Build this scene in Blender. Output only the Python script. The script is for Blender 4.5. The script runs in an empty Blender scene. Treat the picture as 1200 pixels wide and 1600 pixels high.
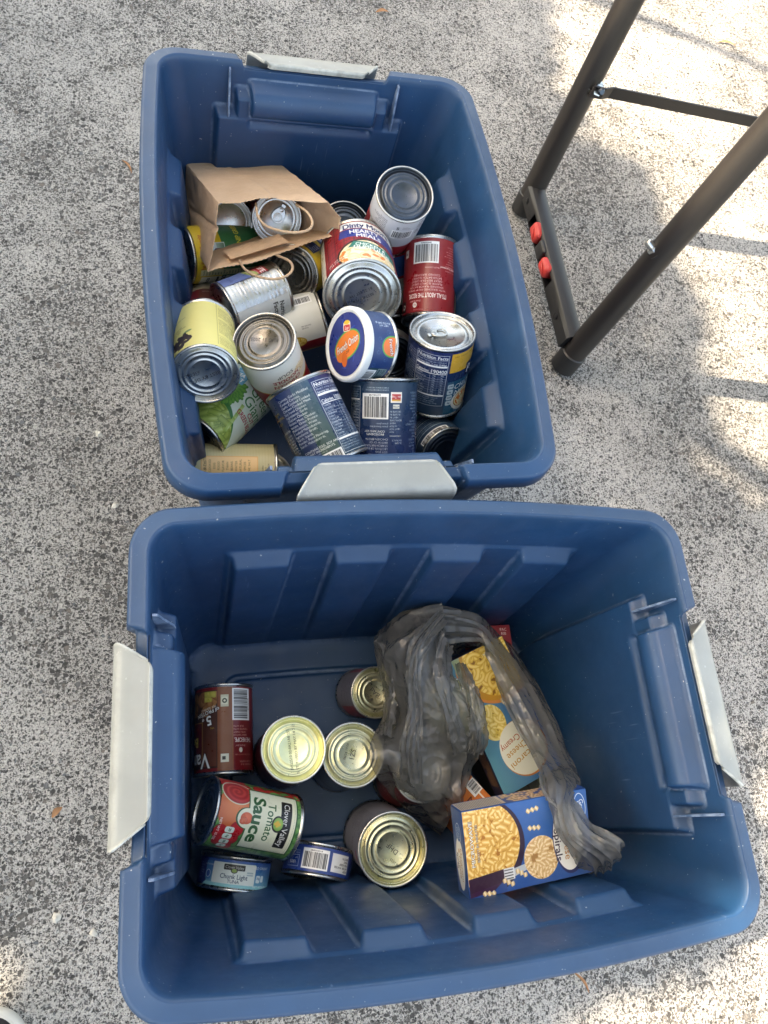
import bpy, bmesh, math, random
import numpy as np
from mathutils import Vector, Matrix, noise
random.seed(7)
rng = np.random.default_rng(11)
SC = bpy.context.scene
COL = SC.collection
R = math.radians

# ------------------------------------------------------------------ camera
cam = bpy.data.cameras.new('camera')
cam_o = bpy.data.objects.new('camera', cam)
COL.objects.link(cam_o)
p_, r_ = 0.36147, -0.25941
Rx = Matrix(((1, 0, 0), (0, math.cos(p_), -math.sin(p_)), (0, math.sin(p_), math.cos(p_))))
Ry = Matrix(((math.cos(r_), 0, math.sin(r_)), (0, 1, 0), (-math.sin(r_), 0, math.cos(r_))))
CAM = Vector((0, 0, 1.09789))
cam_o.matrix_world = Matrix.Translation(CAM) @ (Rx @ Ry).to_4x4()
cam.sensor_fit = 'VERTICAL'
cam.sensor_height = 36.0
cam.lens = 1202.0 / 1600.0 * 36.0
cam.clip_start = 0.02
cam.clip_end = 400
SC.camera = cam_o

# ------------------------------------------------------------------ light
SUN_DIR = Vector((-0.80, 0.25, 1.0)).normalized()
world = bpy.data.worlds.new('World')
SC.world = world
world.use_nodes = True
wn = world.node_tree
wn.nodes.clear()
sky = wn.nodes.new('ShaderNodeTexSky')
sky.sky_type = 'NISHITA'
sky.sun_disc = False
sky.sun_elevation = math.asin(SUN_DIR.z)
sky.sun_rotation = math.atan2(SUN_DIR.x, SUN_DIR.y)
sky.air_density = 1.0
sky.dust_density = 2.5
bg = wn.nodes.new('ShaderNodeBackground')
bg.inputs['Strength'].default_value = 0.15
wo = wn.nodes.new('ShaderNodeOutputWorld')
wn.links.new(sky.outputs[0], bg.inputs[0])
wn.links.new(bg.outputs[0], wo.inputs[0])
sun = bpy.data.lights.new('sun', 'SUN')
sun.energy = 2.8
sun.angle = R(0.53)
sun.color = (1.0, 0.95, 0.87)
sun_o = bpy.data.objects.new('sun', sun)
sun_o.rotation_euler = SUN_DIR.to_track_quat('Z', 'Y').to_euler()
COL.objects.link(sun_o)
SC.view_settings.view_transform = 'Standard'
SC.view_settings.look = 'None'
SC.view_settings.gamma = 1
SC.view_settings.use_curve_mapping = False
SC.view_settings.exposure = 2.6
SC.view_settings.use_white_balance = True
SC.view_settings.white_balance_temperature = 8700
SC.view_settings.white_balance_tint = 10
SC.cycles.max_bounces = 8
SC.cycles.transparent_max_bounces = 24

# ------------------------------------------------------------------ helpers
def s2l(c):
    return tuple((x / 12.92 if x <= 0.04045 else ((x + 0.055) / 1.055) ** 2.4) for x in c)

def hexc(h):
    return tuple(int(h[i:i + 2], 16) / 255 for i in (0, 2, 4))

class NT:
    """small wrapper round a node tree"""
    def __init__(self, name):
        self.m = bpy.data.materials.new(name)
        self.m.use_nodes = True
        self.t = self.m.node_tree
        self.t.nodes.clear()
        self.out = self.t.nodes.new('ShaderNodeOutputMaterial')
        self.b = self.t.nodes.new('ShaderNodeBsdfPrincipled')
        self.t.links.new(self.b.outputs[0], self.out.inputs[0])
    def n(self, kind, **kw):
        nd = self.t.nodes.new('ShaderNode' + kind)
        for k, v in kw.items():
            if k in nd.inputs:
                nd.inputs[k].default_value = v
            else:
                setattr(nd, k, v)
        return nd
    def l(self, a, b):
        self.t.links.new(a, b)
    def set(self, **kw):
        for k, v in kw.items():
            self.b.inputs[k.replace('_', ' ')].default_value = v
    def coord(self, which='Object', scale=None):
        tc = self.n('TexCoord')
        if scale is None:
            return tc.outputs[which]
        mp = self.n('Mapping')
        mp.inputs['Scale'].default_value = scale if hasattr(scale, '__len__') else (scale,) * 3
        self.l(tc.outputs[which], mp.inputs[0])
        return mp.outputs[0]
    def noise(self, vec, scale, detail=3, rough=0.5):
        nd = self.n('TexNoise')
        nd.inputs['Scale'].default_value = scale
        nd.inputs['Detail'].default_value = detail
        nd.inputs['Roughness'].default_value = rough
        self.l(vec, nd.inputs['Vector'])
        return nd
    def ramp(self, fac, stops, interp='LINEAR'):
        nd = self.n('ValToRGB')
        nd.color_ramp.interpolation = interp
        el = nd.color_ramp.elements
        while len(el) < len(stops):
            el.new(0.5)
        for e, (p, c) in zip(el, stops):
            e.position = p
            e.color = (c, c, c, 1) if not hasattr(c, '__len__') else (*c, 1)
        self.l(fac, nd.inputs[0])
        return nd.outputs[0]
    def mix(self, fac, a, b, blend='MIX'):
        nd = self.n('Mix', data_type='RGBA', blend_type=blend)
        for s, v in ((nd.inputs[0], fac), (nd.inputs[6], a), (nd.inputs[7], b)):
            if hasattr(v, 'is_output'):
                self.l(v, s)
            elif hasattr(v, '__len__'):
                s.default_value = (*v, 1)
            else:
                s.default_value = v
        return nd.outputs[2]
    def math(self, op, a, b=0.0, clamp=False):
        nd = self.n('Math', operation=op, use_clamp=clamp)
        for s, v in ((nd.inputs[0], a), (nd.inputs[1], b)):
            if hasattr(v, 'is_output'):
                self.l(v, s)
            else:
                s.default_value = v
        return nd.outputs[0]
    def bump(self, h, strength, dist, prev=None):
        nd = self.n('Bump')
        nd.inputs['Strength'].default_value = strength
        nd.inputs['Distance'].default_value = dist
        self.l(h, nd.inputs['Height'])
        if prev is not None:
            self.l(prev, nd.inputs['Normal'])
        return nd.outputs[0]

def mesh_obj(name, verts, faces, mat=None, parent=None, smooth=True, uv=None, mats=None, midx=None, loc=None):
    me = bpy.data.meshes.new(name)
    me.from_pydata([tuple(v) for v in verts], [], [tuple(f) for f in faces])
    if mats:
        for m in mats:
            me.materials.append(m)
    elif mat:
        me.materials.append(mat)
    if smooth:
        me.polygons.foreach_set('use_smooth', [True] * len(me.polygons))
    if midx is not None:
        me.polygons.foreach_set('material_index', midx)
    if uv is not None:
        ul = me.uv_layers.new(name='UVMap')
        vi = np.empty(len(me.loops), np.int32)
        me.loops.foreach_get('vertex_index', vi)
        ul.data.foreach_set('uv', np.asarray(uv, np.float32)[vi].ravel())
    me.update()
    o = bpy.data.objects.new(name, me)
    COL.objects.link(o)
    if parent is not None:
        o.parent = parent
    return o

def bm_obj(name, bm, mat, parent=None, smooth=False, angle=None):
    me = bpy.data.meshes.new(name)
    bm.normal_update()
    bm.to_mesh(me)
    bm.free()
    me.materials.append(mat)
    if smooth:
        me.polygons.foreach_set('use_smooth', [True] * len(me.polygons))
        if angle:
            me.set_sharp_from_angle(angle=R(angle))
    o = bpy.data.objects.new(name, me)
    COL.objects.link(o)
    if parent is not None:
        o.parent = parent
    return o

def empty(name, mat=None, loc=None):
    o = bpy.data.objects.new(name, None)
    o.empty_display_size = 0.03
    COL.objects.link(o)
    if mat is not None:
        o.matrix_world = mat
    elif loc is not None:
        o.location = loc
    return o

def tag(o, label=None, cat=None, group=None, kind=None):
    if label: o['label'] = label
    if cat: o['category'] = cat
    if group: o['group'] = group
    if kind: o['kind'] = kind
    return o

def grid_faces(nr, nc, close=False):
    f = []
    for i in range(nr - 1):
        for j in range(nc if close else nc - 1):
            k = (j + 1) % nc
            f.append((i * nc + j, i * nc + k, (i + 1) * nc + k, (i + 1) * nc + j))
    return f

def tube(bm, pts, rad, n=10, caps=True):
    pts = [Vector(p) for p in pts]
    rads = rad if hasattr(rad, '__len__') else [rad] * len(pts)
    rings = []
    prev = None
    for i, p in enumerate(pts):
        d = (pts[min(i + 1, len(pts) - 1)] - pts[max(i - 1, 0)]).normalized()
        if prev is None:
            a = d.orthogonal().normalized()
        else:
            a = (prev - d * prev.dot(d)).normalized()
        prev = a
        b = d.cross(a)
        rings.append([bm.verts.new(p + (a * math.cos(t) + b * math.sin(t)) * rads[i]) for t in [2 * math.pi * k / n for k in range(n)]])
    for r0, r1 in zip(rings, rings[1:]):
        for k in range(n):
            bm.faces.new((r0[k], r0[(k + 1) % n], r1[(k + 1) % n], r1[k]))
    if caps:
        bm.faces.new(rings[0][::-1])
        bm.faces.new(rings[-1])

def box(bm, c, s, rot=None, bevel=0.0, seg=2):
    r = bmesh.ops.create_cube(bm, size=1.0)
    M = Matrix.Translation(Vector(c)) @ (rot.to_4x4() if rot is not None else Matrix()) @ Matrix.Diagonal((*s, 1))
    bmesh.ops.transform(bm, matrix=M, verts=r['verts'])
    if bevel:
        es = list({e for v in r['verts'] for e in v.link_edges})
        bmesh.ops.bevel(bm, geom=es, offset=bevel, segments=seg, affect='EDGES', profile=0.5)

def catmull(rows, nr, nc):
    """resample a coarse control grid (rows x cols x 3) smoothly"""
    P = np.asarray(rows, float)
    def interp(P, n):
        m = len(P)
        t = np.linspace(0, m - 1, n)
        i = np.clip(np.floor(t).astype(int), 0, m - 2)
        f = (t - i)[:, None, None]
        g = lambda k: P[np.clip(i + k, 0, m - 1)]
        a, b, c, d = g(-1), g(0), g(1), g(2)
        return 0.5 * (2 * b + (c - a) * f + (2 * a - 5 * b + 4 * c - d) * f ** 2 + (3 * b - a - 3 * c + d) * f ** 3)
    P = interp(P, nr)
    return interp(P.transpose(1, 0, 2), nc).transpose(1, 0, 2)

def cr_line(pts, n):
    return catmull([[p] for p in pts], n, 1)[:, 0] if False else _crl(pts, n)

def _crl(pts, n):
    P = np.asarray(pts, float)
    m = len(P)
    t = np.linspace(0, m - 1, n)
    i = np.clip(np.floor(t).astype(int), 0, m - 2)
    f = (t - i)[:, None]
    g = lambda k: P[np.clip(i + k, 0, m - 1)]
    a, b, c, d = g(-1), g(0), g(1), g(2)
    return 0.5 * (2 * b + (c - a) * f + (2 * a - 5 * b + 4 * c - d) * f ** 2 + (3 * b - a - 3 * c + d) * f ** 3)

def smooth01(x):
    x = np.clip(x, 0, 1)
    return x * x * (3 - 2 * x)

# ------------------------------------------------------------------ materials
def mat_ground():
    g = NT('worn_aggregate')
    v = g.coord('Object')
    warp = g.noise(v, 170, 3, 0.6)
    vv = g.n('VectorMath', operation='MULTIPLY_ADD')
    g.l(warp.outputs['Color'], vv.inputs[0])
    vv.inputs[1].default_value = (0.0085, 0.0085, 0.0085)
    g.l(v, vv.inputs[2])
    w = vv.outputs[0]
    big = g.noise(v, 3.0, 4, 0.6).outputs['Fac']
    mid = g.noise(v, 16, 3, 0.6).outputs['Fac']
    patch = g.math('ADD', g.math('MULTIPLY', big, 0.6), g.math('MULTIPLY', mid, 0.4))
    stone = [(0.0, (0.06, 0.058, 0.056)), (0.40, (0.125, 0.118, 0.112)), (0.70, (0.19, 0.178, 0.168)), (0.84, (0.27, 0.235, 0.205)), (0.94, (0.20, 0.215, 0.225)), (0.985, (0.70, 0.67, 0.61))]
    fine = g.noise(v, 850, 3, 0.75).outputs['Fac']
    grit = g.noise(v, 330, 3, 0.65).outputs['Fac']
    cem = g.mix(g.ramp(grit, [(0.32, 0.0), (0.66, 1.0)]), (0.52, 0.485, 0.445), (0.91, 0.86, 0.80))
    cem = g.mix(g.ramp(fine, [(0.34, 0.75), (0.50, 0.0)]), cem, (0.12, 0.115, 0.11))
    col = cem
    hh = None
    for scale, r0, share, sd in ((460, 0.60, 0.02, 0.0), (240, 0.58, 0.16, 3.1), (120, 0.52, 0.70, 7.7)):
        mp = g.n('Mapping'); mp.inputs['Location'].default_value = (sd, sd * .7, 0)
        g.l(w, mp.inputs[0])
        a = g.n('TexVoronoi', feature='F1'); a.inputs['Scale'].default_value = scale
        a.inputs['Randomness'].default_value = 1.0
        g.l(mp.outputs[0], a.inputs['Vector'])
        sc = g.n('SeparateColor'); g.l(a.outputs['Color'], sc.inputs[0])
        # each cell: a stone of its own radius, or none
        rad = g.math('MULTIPLY', g.ramp(g.math('ADD', sc.outputs[0], g.math('MULTIPLY', g.math('SUBTRACT', 0.5, patch), 2.6)), [(share, 0.0), (share + 0.03, 0.55), (1.0, 1.0)]), r0)
        df = g.math('SUBTRACT', rad, a.outputs['Distance'])
        m = g.ramp(df, [(0.0, 0.0), (0.10, 1.0)])
        body = g.ramp(sc.outputs[1], stone)
        rim = g.ramp(df, [(0.0, 0.30), (0.16, 1.0)])
        c = g.mix(1.0, body, rim, 'MULTIPLY')
        c = g.mix(0.35, c, g.ramp(grit, [(0.3, 0.2), (0.7, 0.85)]), 'OVERLAY')
        col = g.mix(m, col, c)
        hm = g.math('MULTIPLY', m, 1.0 if scale < 300 else 0.6)
        hh = hm if hh is None else g.math('MAXIMUM', hh, hm)
    stain = g.ramp(g.noise(v, 1.7, 5, 0.62).outputs['Fac'], [(0.34, 0.78), (0.58, 1.0)])
    col = g.mix(1.0, col, stain, 'MULTIPLY')
    g.l(col, g.b.inputs['Base Color'])
    g.set(Roughness=0.92)
    h = g.math('SUBTRACT', g.math('ADD', g.math('MULTIPLY', grit, 1.3), g.math('MULTIPLY', fine, 0.5)), g.math('MULTIPLY', hh, 0.55))
    g.l(g.bump(h, 1.0, 0.0050), g.b.inputs['Normal'])
    return g.m

def mat_plastic(name, base, rough=0.42, scratch=True, worn=(0.25, 0.33, 0.46), spec=0.5):
    g = NT(name)
    v = g.coord('Object')
    n1 = g.noise(v, 14, 4, 0.6).outputs['Fac']
    col = g.mix(g.ramp(n1, [(0.35, 0.0), (0.7, 1.0)]), tuple(x * 0.90 for x in base), tuple(min(1, x * 1.10) for x in base))
    if scratch:
        st = g.noise(g.coord('Object', (260, 260, 9)), 1.0, 2, 0.5).outputs['Fac']
        sm = g.noise(v, 22, 3, 0.6).outputs['Fac']
        k = g.math('MULTIPLY', g.ramp(st, [(0.68, 0.0), (0.78, 0.30)]), g.ramp(sm, [(0.48, 0.0), (0.60, 1.0)]))
        col = g.mix(k, col, worn)
        st2 = g.noise(g.coord('Object', (14, 420, 330)), 1.0, 2, 0.5).outputs['Fac']
        k2 = g.math('MULTIPLY', g.ramp(st2, [(0.72, 0.0), (0.80, 0.22)]), g.ramp(sm, [(0.38, 1.0), (0.48, 0.0)]))
        col = g.mix(k2, col, worn)
        du = g.noise(v, 210, 2, 0.5).outputs['Fac']
        col = g.mix(g.ramp(du, [(0.735, 0.0), (0.76, 0.7)]), col, (0.42, 0.44, 0.44))
        # edges rubbed pale
        ge = g.n('NewGeometry')
        ed = g.math('MULTIPLY', g.ramp(ge.outputs['Pointiness'], [(0.515, 0.0), (0.575, 0.75)]), g.ramp(g.noise(v, 60, 4, 0.7).outputs['Fac'], [(0.35, 0.1), (0.6, 1.0)]))
        col = g.mix(ed, col, worn)
    g.l(col, g.b.inputs['Base Color'])
    g.b.inputs['Specular IOR Level'].default_value = spec
    rr = g.ramp(g.noise(v, 30, 4, 0.65).outputs['Fac'], [(0.3, rough - 0.08), (0.7, rough + 0.12)])
    g.l(rr, g.b.inputs['Roughness'])
    fi = g.noise(v, 1400, 2, 0.5).outputs['Fac']
    wav = g.noise(v, 9, 2, 0.5).outputs['Fac']
    n0 = g.bump(wav, 0.25, 0.004)
    g.l(g.bump(fi, 0.12, 0.0004, n0), g.b.inputs['Normal'])
    return g.m

def mat_tin(name, col=(0.62, 0.61, 0.57), rough=0.22):
    g = NT(name)
    v = g.coord('Object')
    n1 = g.noise(v, 70, 4, 0.6).outputs['Fac']
    c = g.mix(g.ramp(n1, [(0.35, 0.0), (0.75, 1.0)]), tuple(x * 0.82 for x in col), col)
    g.l(c, g.b.inputs['Base Color'])
    g.set(Metallic=1.0)
    rr = g.ramp(g.noise(v, 120, 4, 0.7).outputs['Fac'], [(0.3, rough - 0.07), (0.7, rough + 0.10)])
    g.l(rr, g.b.inputs['Roughness'])
    g.l(g.bump(g.noise(v, 55, 3, 0.5).outputs['Fac'], 0.12, 0.002), g.b.inputs['Normal'])
    return g.m

def mat_plain(name, base, rough=0.5, metal=0.0, var=0.12, nscale=40, bump=0.1):
    g = NT(name)
    v = g.coord('Object')
    n1 = g.noise(v, nscale, 4, 0.6).outputs['Fac']
    c = g.mix(n1, tuple(x * (1 - var) for x in base), tuple(min(1, x * (1 + var)) for x in base))
    g.l(c, g.b.inputs['Base Color'])
    g.set(Roughness=rough, Metallic=metal)
    g.l(g.bump(g.noise(v, nscale * 12, 3, 0.6).outputs['Fac'], bump, 0.0006), g.b.inputs['Normal'])
    return g.m

M_GROUND = mat_ground()
M_BLUE = mat_plastic('blue_plastic', (0.0055, 0.046, 0.122), 0.46, spec=0.6)
M_GREY = mat_plastic('grey_latch_plastic', (0.28, 0.292, 0.278), 0.40, worn=(0.62, 0.63, 0.60))
M_TIN = mat_tin('tinplate', (0.62, 0.605, 0.56), 0.29)
M_TIN_DARK = mat_tin('tinplate_dark_reflection', (0.20, 0.19, 0.175), 0.28)  # dark surroundings mirrored in these lids, put into the metal colour
M_TIN_LEAF = mat_tin('tinplate_leaf_tint', (0.64, 0.61, 0.40), 0.30)  # yellow-green reflection of leaves overhead, painted into the lid colour
M_TIN_LEAF_PALE = mat_tin('tinplate_pale_leaf_tint', (0.86, 0.84, 0.48), 0.34)  # stronger painted leaf reflection for the brightest lid
M_SLATE = mat_tin('tinplate_slate_reflection', (0.085, 0.10, 0.12), 0.32)  # bluish dark reflection painted into lid metal; also on one bolt end
M_INK = mat_plain('date_ink', (0.03, 0.03, 0.035), 0.7)
M_BROWNTUBE = mat_plain('dark_brown_powder_coat', (0.019, 0.0155, 0.014), 0.40, 0.0, 0.15, 60, 0.25)
M_BLACK = mat_plain('black_plastic', (0.012, 0.012, 0.013), 0.45)
M_RED = mat_plain('red_plastic', (0.48, 0.035, 0.03), 0.42)
M_ZINC = mat_tin('zinc_bolt', (0.62, 0.62, 0.60), 0.3)
M_WHITE = mat_plain('white_plastic', (0.76, 0.76, 0.73), 0.35, 0.0, 0.04)
M_RUBBER = mat_plain('white_rubber', (0.72, 0.70, 0.64), 0.6, 0.0, 0.1, 60)
M_CANVAS = mat_plain('black_canvas', (0.018, 0.018, 0.022), 0.9, 0.0, 0.2, 300, 0.5)
M_TABLE = mat_plain('table_top_plastic', (0.62, 0.62, 0.60), 0.5, 0.0, 0.05, 20)

def mat_kraft():
    g = NT('kraft_paper')
    v = g.coord('Object')
    fib = g.noise(g.coord('Object', (90, 90, 420)), 1.0, 4, 0.7).outputs['Fac']
    blot = g.noise(v, 26, 4, 0.6).outputs['Fac']
    c = g.mix(fib, (0.58, 0.385, 0.235), (0.74, 0.52, 0.345))
    c = g.mix(g.ramp(blot, [(0.35, 0.0), (0.7, 0.5)]), c, (0.78, 0.57, 0.39))
    g.l(c, g.b.inputs['Base Color'])
    g.set(Roughness=0.75)
    nb = g.bump(g.noise(v, 30, 5, 0.65).outputs['Fac'], 0.6, 0.006)
    g.l(g.bump(fib, 0.15, 0.0005, nb), g.b.inputs['Normal'])
    tr = g.n('BsdfTranslucent')
    g.l(c, tr.inputs['Color'])
    ms = g.n('MixShader')
    ms.inputs[0].default_value = 0.14
    g.l(g.b.outputs[0], ms.inputs[1]); g.l(tr.outputs[0], ms.inputs[2])
    g.l(ms.outputs[0], g.out.inputs[0])
    return g.m
M_KRAFT = mat_kraft()
M_TWINE = mat_plain('twisted_paper_cord', (0.52, 0.35, 0.22), 0.8, 0.0, 0.25, 200, 0.4)

def mat_film():
    g = NT('grey_carrier_film')
    v = g.coord('Object')
    n1 = g.noise(v, 24, 3, 0.5).outputs['Fac']
    c = g.mix(n1, (0.13, 0.132, 0.13), (0.21, 0.212, 0.205))
    g.l(c, g.b.inputs['Base Color'])
    g.set(Roughness=0.24)
    g.b.inputs['Specular IOR Level'].default_value = 1.0
    wz = g.noise(v, 30, 2)
    vv = g.n('VectorMath', operation='MULTIPLY_ADD')
    g.l(wz.outputs['Color'], vv.inputs[0]); vv.inputs[1].default_value = (0.02,) * 3; g.l(v, vv.inputs[2])
    nb = None
    for sc, st, di in ((48, 0.75, 0.006), (125, 0.55, 0.0022)):
        cr = g.n('TexVoronoi', feature='F1'); cr.inputs['Scale'].default_value = sc
        g.l(vv.outputs[0], cr.inputs['Vector'])
        nb = g.bump(cr.outputs['Distance'], st, di, nb)
    g.l(nb, g.b.inputs['Normal'])
    tr = g.n('BsdfTranslucent'); tr.inputs['Color'].default_value = (0.42, 0.42, 0.40, 1)
    g.l(nb, tr.inputs['Normal'])
    tp = g.n('BsdfTransparent'); tp.inputs['Color'].default_value = (0.74, 0.74, 0.72, 1)
    m1 = g.n('MixShader'); m1.inputs[0].default_value = 0.22
    g.l(g.b.outputs[0], m1.inputs[1]); g.l(tr.outputs[0], m1.inputs[2])
    m2 = g.n('MixShader'); m2.inputs[0].default_value = 0.34
    g.l(m1.outputs[0], m2.inputs[1]); g.l(tp.outputs[0], m2.inputs[2])
    g.l(m2.outputs[0], g.out.inputs[0])
    return g.m
M_FILM = mat_film()

def mat_leaf():
    g = NT('tree_leaf')
    v = g.coord('Object')
    n1 = g.noise(v, 5, 2).outputs['Fac']
    c = g.mix(n1, (0.055, 0.10, 0.02), (0.10, 0.15, 0.03))
    g.l(c, g.b.inputs['Base Color'])
    g.set(Roughness=0.5)
    tr = g.n('BsdfTranslucent'); tr.inputs['Color'].default_value = (0.30, 0.34, 0.07, 1)
    ms = g.n('MixShader'); ms.inputs[0].default_value = 0.5
    g.l(g.b.outputs[0], ms.inputs[1]); g.l(tr.outputs[0], ms.inputs[2])
    g.l(ms.outputs[0], g.out.inputs[0])
    return g.m
M_LEAF = mat_leaf()
M_BARK = mat_plain('bark', (0.10, 0.075, 0.055), 0.9, 0.0, 0.35, 12, 0.6)
M_DRY = mat_plain('dry_leaf', (0.34, 0.17, 0.08), 0.8, 0.0, 0.3, 200)
M_PALE = mat_plain('pale_stone', (0.50, 0.475, 0.42), 0.8, 0.0, 0.12, 200)

# ------------------------------------------------------------------ ground
def build_ground():
    n = 24
    s = 40.0
    vs, fs = [], []
    xs = np.linspace(-s, s, n)
    for y in xs:
        for x in xs:
            vs.append((x, y, 0.0))
    o = mesh_obj('ground', vs, grid_faces(n, n), M_GROUND, smooth=False)
    tag(o, kind='structure')
build_ground()

# ------------------------------------------------------------------ shade tree
LIT = [
    [(0.82, 2.6), (0.80, 1.80), (0.77, 1.49), (0.80, 1.28), (0.80, 1.21), (0.93, 1.17), (0.965, 1.07), (0.96, 0.92), (0.965, 0.78),
     (0.965, 0.62), (0.855, 0.585), (0.845, 0.56), (0.925, 0.49), (1.01, 0.43), (1.035, 0.40), (1.5, 0.1), (5.0, -0.6), (5.0, 3.6)],
    [(0.93, 0.075), (0.875, 0.045), (0.84, -0.05), (0.84, -0.17), (0.73, -0.235), (0.55, -0.275), (0.45, -0.33), (0.9, -1.6), (2.6, -1.6), (1.8, 0.0)],
    [(-0.50, -0.05), (-0.26, -0.10), (-0.17, -0.13), (-0.13, -0.27), (-0.2, -0.8), (-0.9, -0.8)],
]
def in_poly(p, poly):
    x, y = p
    c = False
    j = len(poly) - 1
    for i in range(len(poly)):
        xi, yi = poly[i]; xj, yj = poly[j]
        if (yi > y) != (yj > y) and x < (xj - xi) * (y - yi) / (yj - yi) + xi:
            c = not c
        j = i
    return c

def build_tree():
    root = tag(empty('shade_tree', loc=(-4.3, 3.4, 0)), 'leafy tree beyond the frame whose crown shades the bins', 'tree')
    O = Vector((-4.3, 3.4, 0))
    bm = bmesh.new()
    tube(bm, [(0, 0, -0.1), (0.05, -0.02, 1.2), (0.15, -0.1, 2.4), (0.3, -0.25, 3.6), (0.5, -0.5, 5.0)], [0.24, 0.19, 0.16, 0.12, 0.04], 12)
    bm_obj('trunk', bm, M_BARK, root, True)
    for k in range(9):
        a = -2.4 + k * 0.42
        L = 1.8 + (k * 37 % 10) * 0.25
        bm = bmesh.new()
        z0 = 2.2 + 0.22 * (k % 5)
        d = Vector((math.cos(a), math.sin(a), 0))
        b = Vector((0.15, -0.1, z0))
        tube(bm, [b, b + d * L * 0.4 + Vector((0, 0, 0.5)), b + d * L * 0.8 + Vector((0, 0, 0.8)), b + d * L * 1.2 + Vector((0, 0, 0.85))], [0.07, 0.05, 0.03, 0.01], 8)
        bm_obj('limb', bm, M_BARK, root, True)
    verts, faces = [], []
    h = Vector((SUN_DIR.x / SUN_DIR.z, SUN_DIR.y / SUN_DIR.z))
    n = 0
    rr = random.Random(5)
    while n < 46000:
        x = rr.uniform(-6.8, 2.4)
        y = rr.uniform(-2.2, 6.0)
        z = 2.9 + 2.6 * rr.random()
        # uneven crown: clumps and gaps
        cl = noise.noise(Vector((x * 0.9, y * 0.9, z * 0.9)))
        ex = ((x + 2.2) / 4.6) ** 2 + ((y - 1.9) / 4.0) ** 2
        if ex > 1.0 + 0.5 * cl:
            continue
        if x > -0.9 and cl < 0.22:
            continue
        gx, gy = x - h.x * z, y - h.y * z
        wob = 0.05 * noise.noise(Vector((gx * 5, gy * 5, 0)))
        if any(in_poly((gx + wob, gy + wob), q) for q in LIT[:2]):
            continue
        if in_poly((gx + wob, gy + wob), LIT[2]) and rr.random() < 0.86:
            continue
        s = rr.uniform(0.06, 0.10)
        a = Vector((rr.gauss(0, 1), rr.gauss(0, 1), rr.gauss(0, 0.5))).normalized()
        nn = Vector((rr.gauss(0, 0.5), rr.gauss(0, 0.5), 1)).normalized()
        b = nn.cross(a).normalized()
        p = Vector((x, y, z)) - O
        i = len(verts)
        verts += [p - a * s, p - b * s * 0.5, p + a * s, p + b * s * 0.5]
        faces.append((i, i + 1, i + 2, i + 3))
        n += 1
    mesh_obj('crown', verts, faces, M_LEAF, root, smooth=False)
build_tree()

# ------------------------------------------------------------------ storage totes
N_L, N_C, N_S = 210, 22, 170
def outline_ring(a, b, bow, rad):
    """closed ring (n x 2) of a bowed rounded rectangle, with matching unit outward directions and tags"""
    cy = b - bow - rad
    cx = a - rad
    xs = np.linspace(1, -1, N_L) * cx
    top = np.stack([xs, b - bow * (xs / a) ** 2], 1)
    th = np.linspace(0, np.pi / 2, N_C + 2)[1:-1]
    ytop = b - bow * (cx / a) ** 2
    tl = np.stack([-cx - (a - cx) * np.sin(th), cy + (ytop - cy) * np.cos(th)], 1)
    ys = np.linspace(1, -1, N_S) * cy
    lf = np.stack([np.full(N_S, -a), ys], 1)
    bl = np.stack([-cx - (a - cx) * np.cos(th), -cy - (ytop - cy) * np.sin(th)], 1)
    half = np.concatenate([top, tl, lf, bl])
    return np.concatenate([half, -half])
def ring_tags():
    t = np.concatenate([np.full(N_L, 0), np.full(N_C, 2), np.full(N_S, 1), np.full(N_C, 2)])
    return np.concatenate([t, t])
TAGS = ring_tags()
HALF = len(TAGS) // 2
SIGN = np.concatenate([np.ones(HALF), -np.ones(HALF)])
H_IN = 0.372
def wall_dims(z):
    t = z / H_IN
    return 0.243 + 0.0355 * t, 0.156 + 0.051 * t, 0.006 + 0.008 * t, 0.036 - 0.010 * t
def band(x, lo, hi, s):
    return smooth01((x - lo) / s + 0.5) * smooth01((hi - x) / s + 0.5)
def wall_ring(z, off=0.0):
    a, b, bow, rad = wall_dims(z)
    P = outline_ring(a + off, b + off, bow, rad + off)
    D = np.zeros(len(P))
    # trapezoid ribs on the two long walls, on a shallow common panel
    m = TAGS == 0
    x = P[m, 0]
    d = 0.0028 * band(x, -0.205, 0.205, 0.004) * band(np.full_like(x, z), 0.012, 0.308, 0.006)
    for c in (-0.167, -0.056, 0.056, 0.167):
        hw = 0.0315 - 0.004 * (1 - z / 0.31)
        dep = 0.0125 * (0.25 + 0.75 * smooth01((z - 0.01) / 0.16))
        zz = smooth01((0.309 - z) / 0.014) * smooth01((z - 0.008) / 0.02)
        d = d + dep * smooth01((hw - np.abs(x - c)) / 0.007 + 0.5) * zz
    D[m] = d
    m = TAGS == 1
    y = np.abs(P[m, 1])
    t = z / 0.32
    dp = 0.006 + 0.0115 * np.clip(t, 0, 1)
    d = dp * smooth01((0.127 - y) / 0.008 + 0.5) * smooth01((0.322 - z) / 0.008)
    up = smooth01((z - 0.306) / 0.01)
    blk = 0.0165 * smooth01((0.1015 - y) / 0.006 + 0.5) * smooth01((0.350 - z) / 0.009) * up
    rq = max(0.0, 1 - ((z - 0.3375) / 0.0205) ** 2) ** 0.5
    inside = smooth01((0.084 - y) / 0.007 + 0.5)
    roll = (0.0100 + 0.0175 * rq) * inside * smooth01((0.3585 - z) / 0.0025) * (1.0 if z > 0.316 else 0.0)
    d = d - 0.0045 * inside * math.exp(-((z - 0.3085) / 0.006) ** 2)
    D[m] = np.maximum(d, np.maximum(blk * (1 - 0.35 * inside), roll))
    n = np.zeros_like(P)
    n[TAGS == 0, 1] = 1
    n[TAGS == 1, 0] = -1
    n *= SIGN[:, None]
    return P - n * D[:, None]

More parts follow.
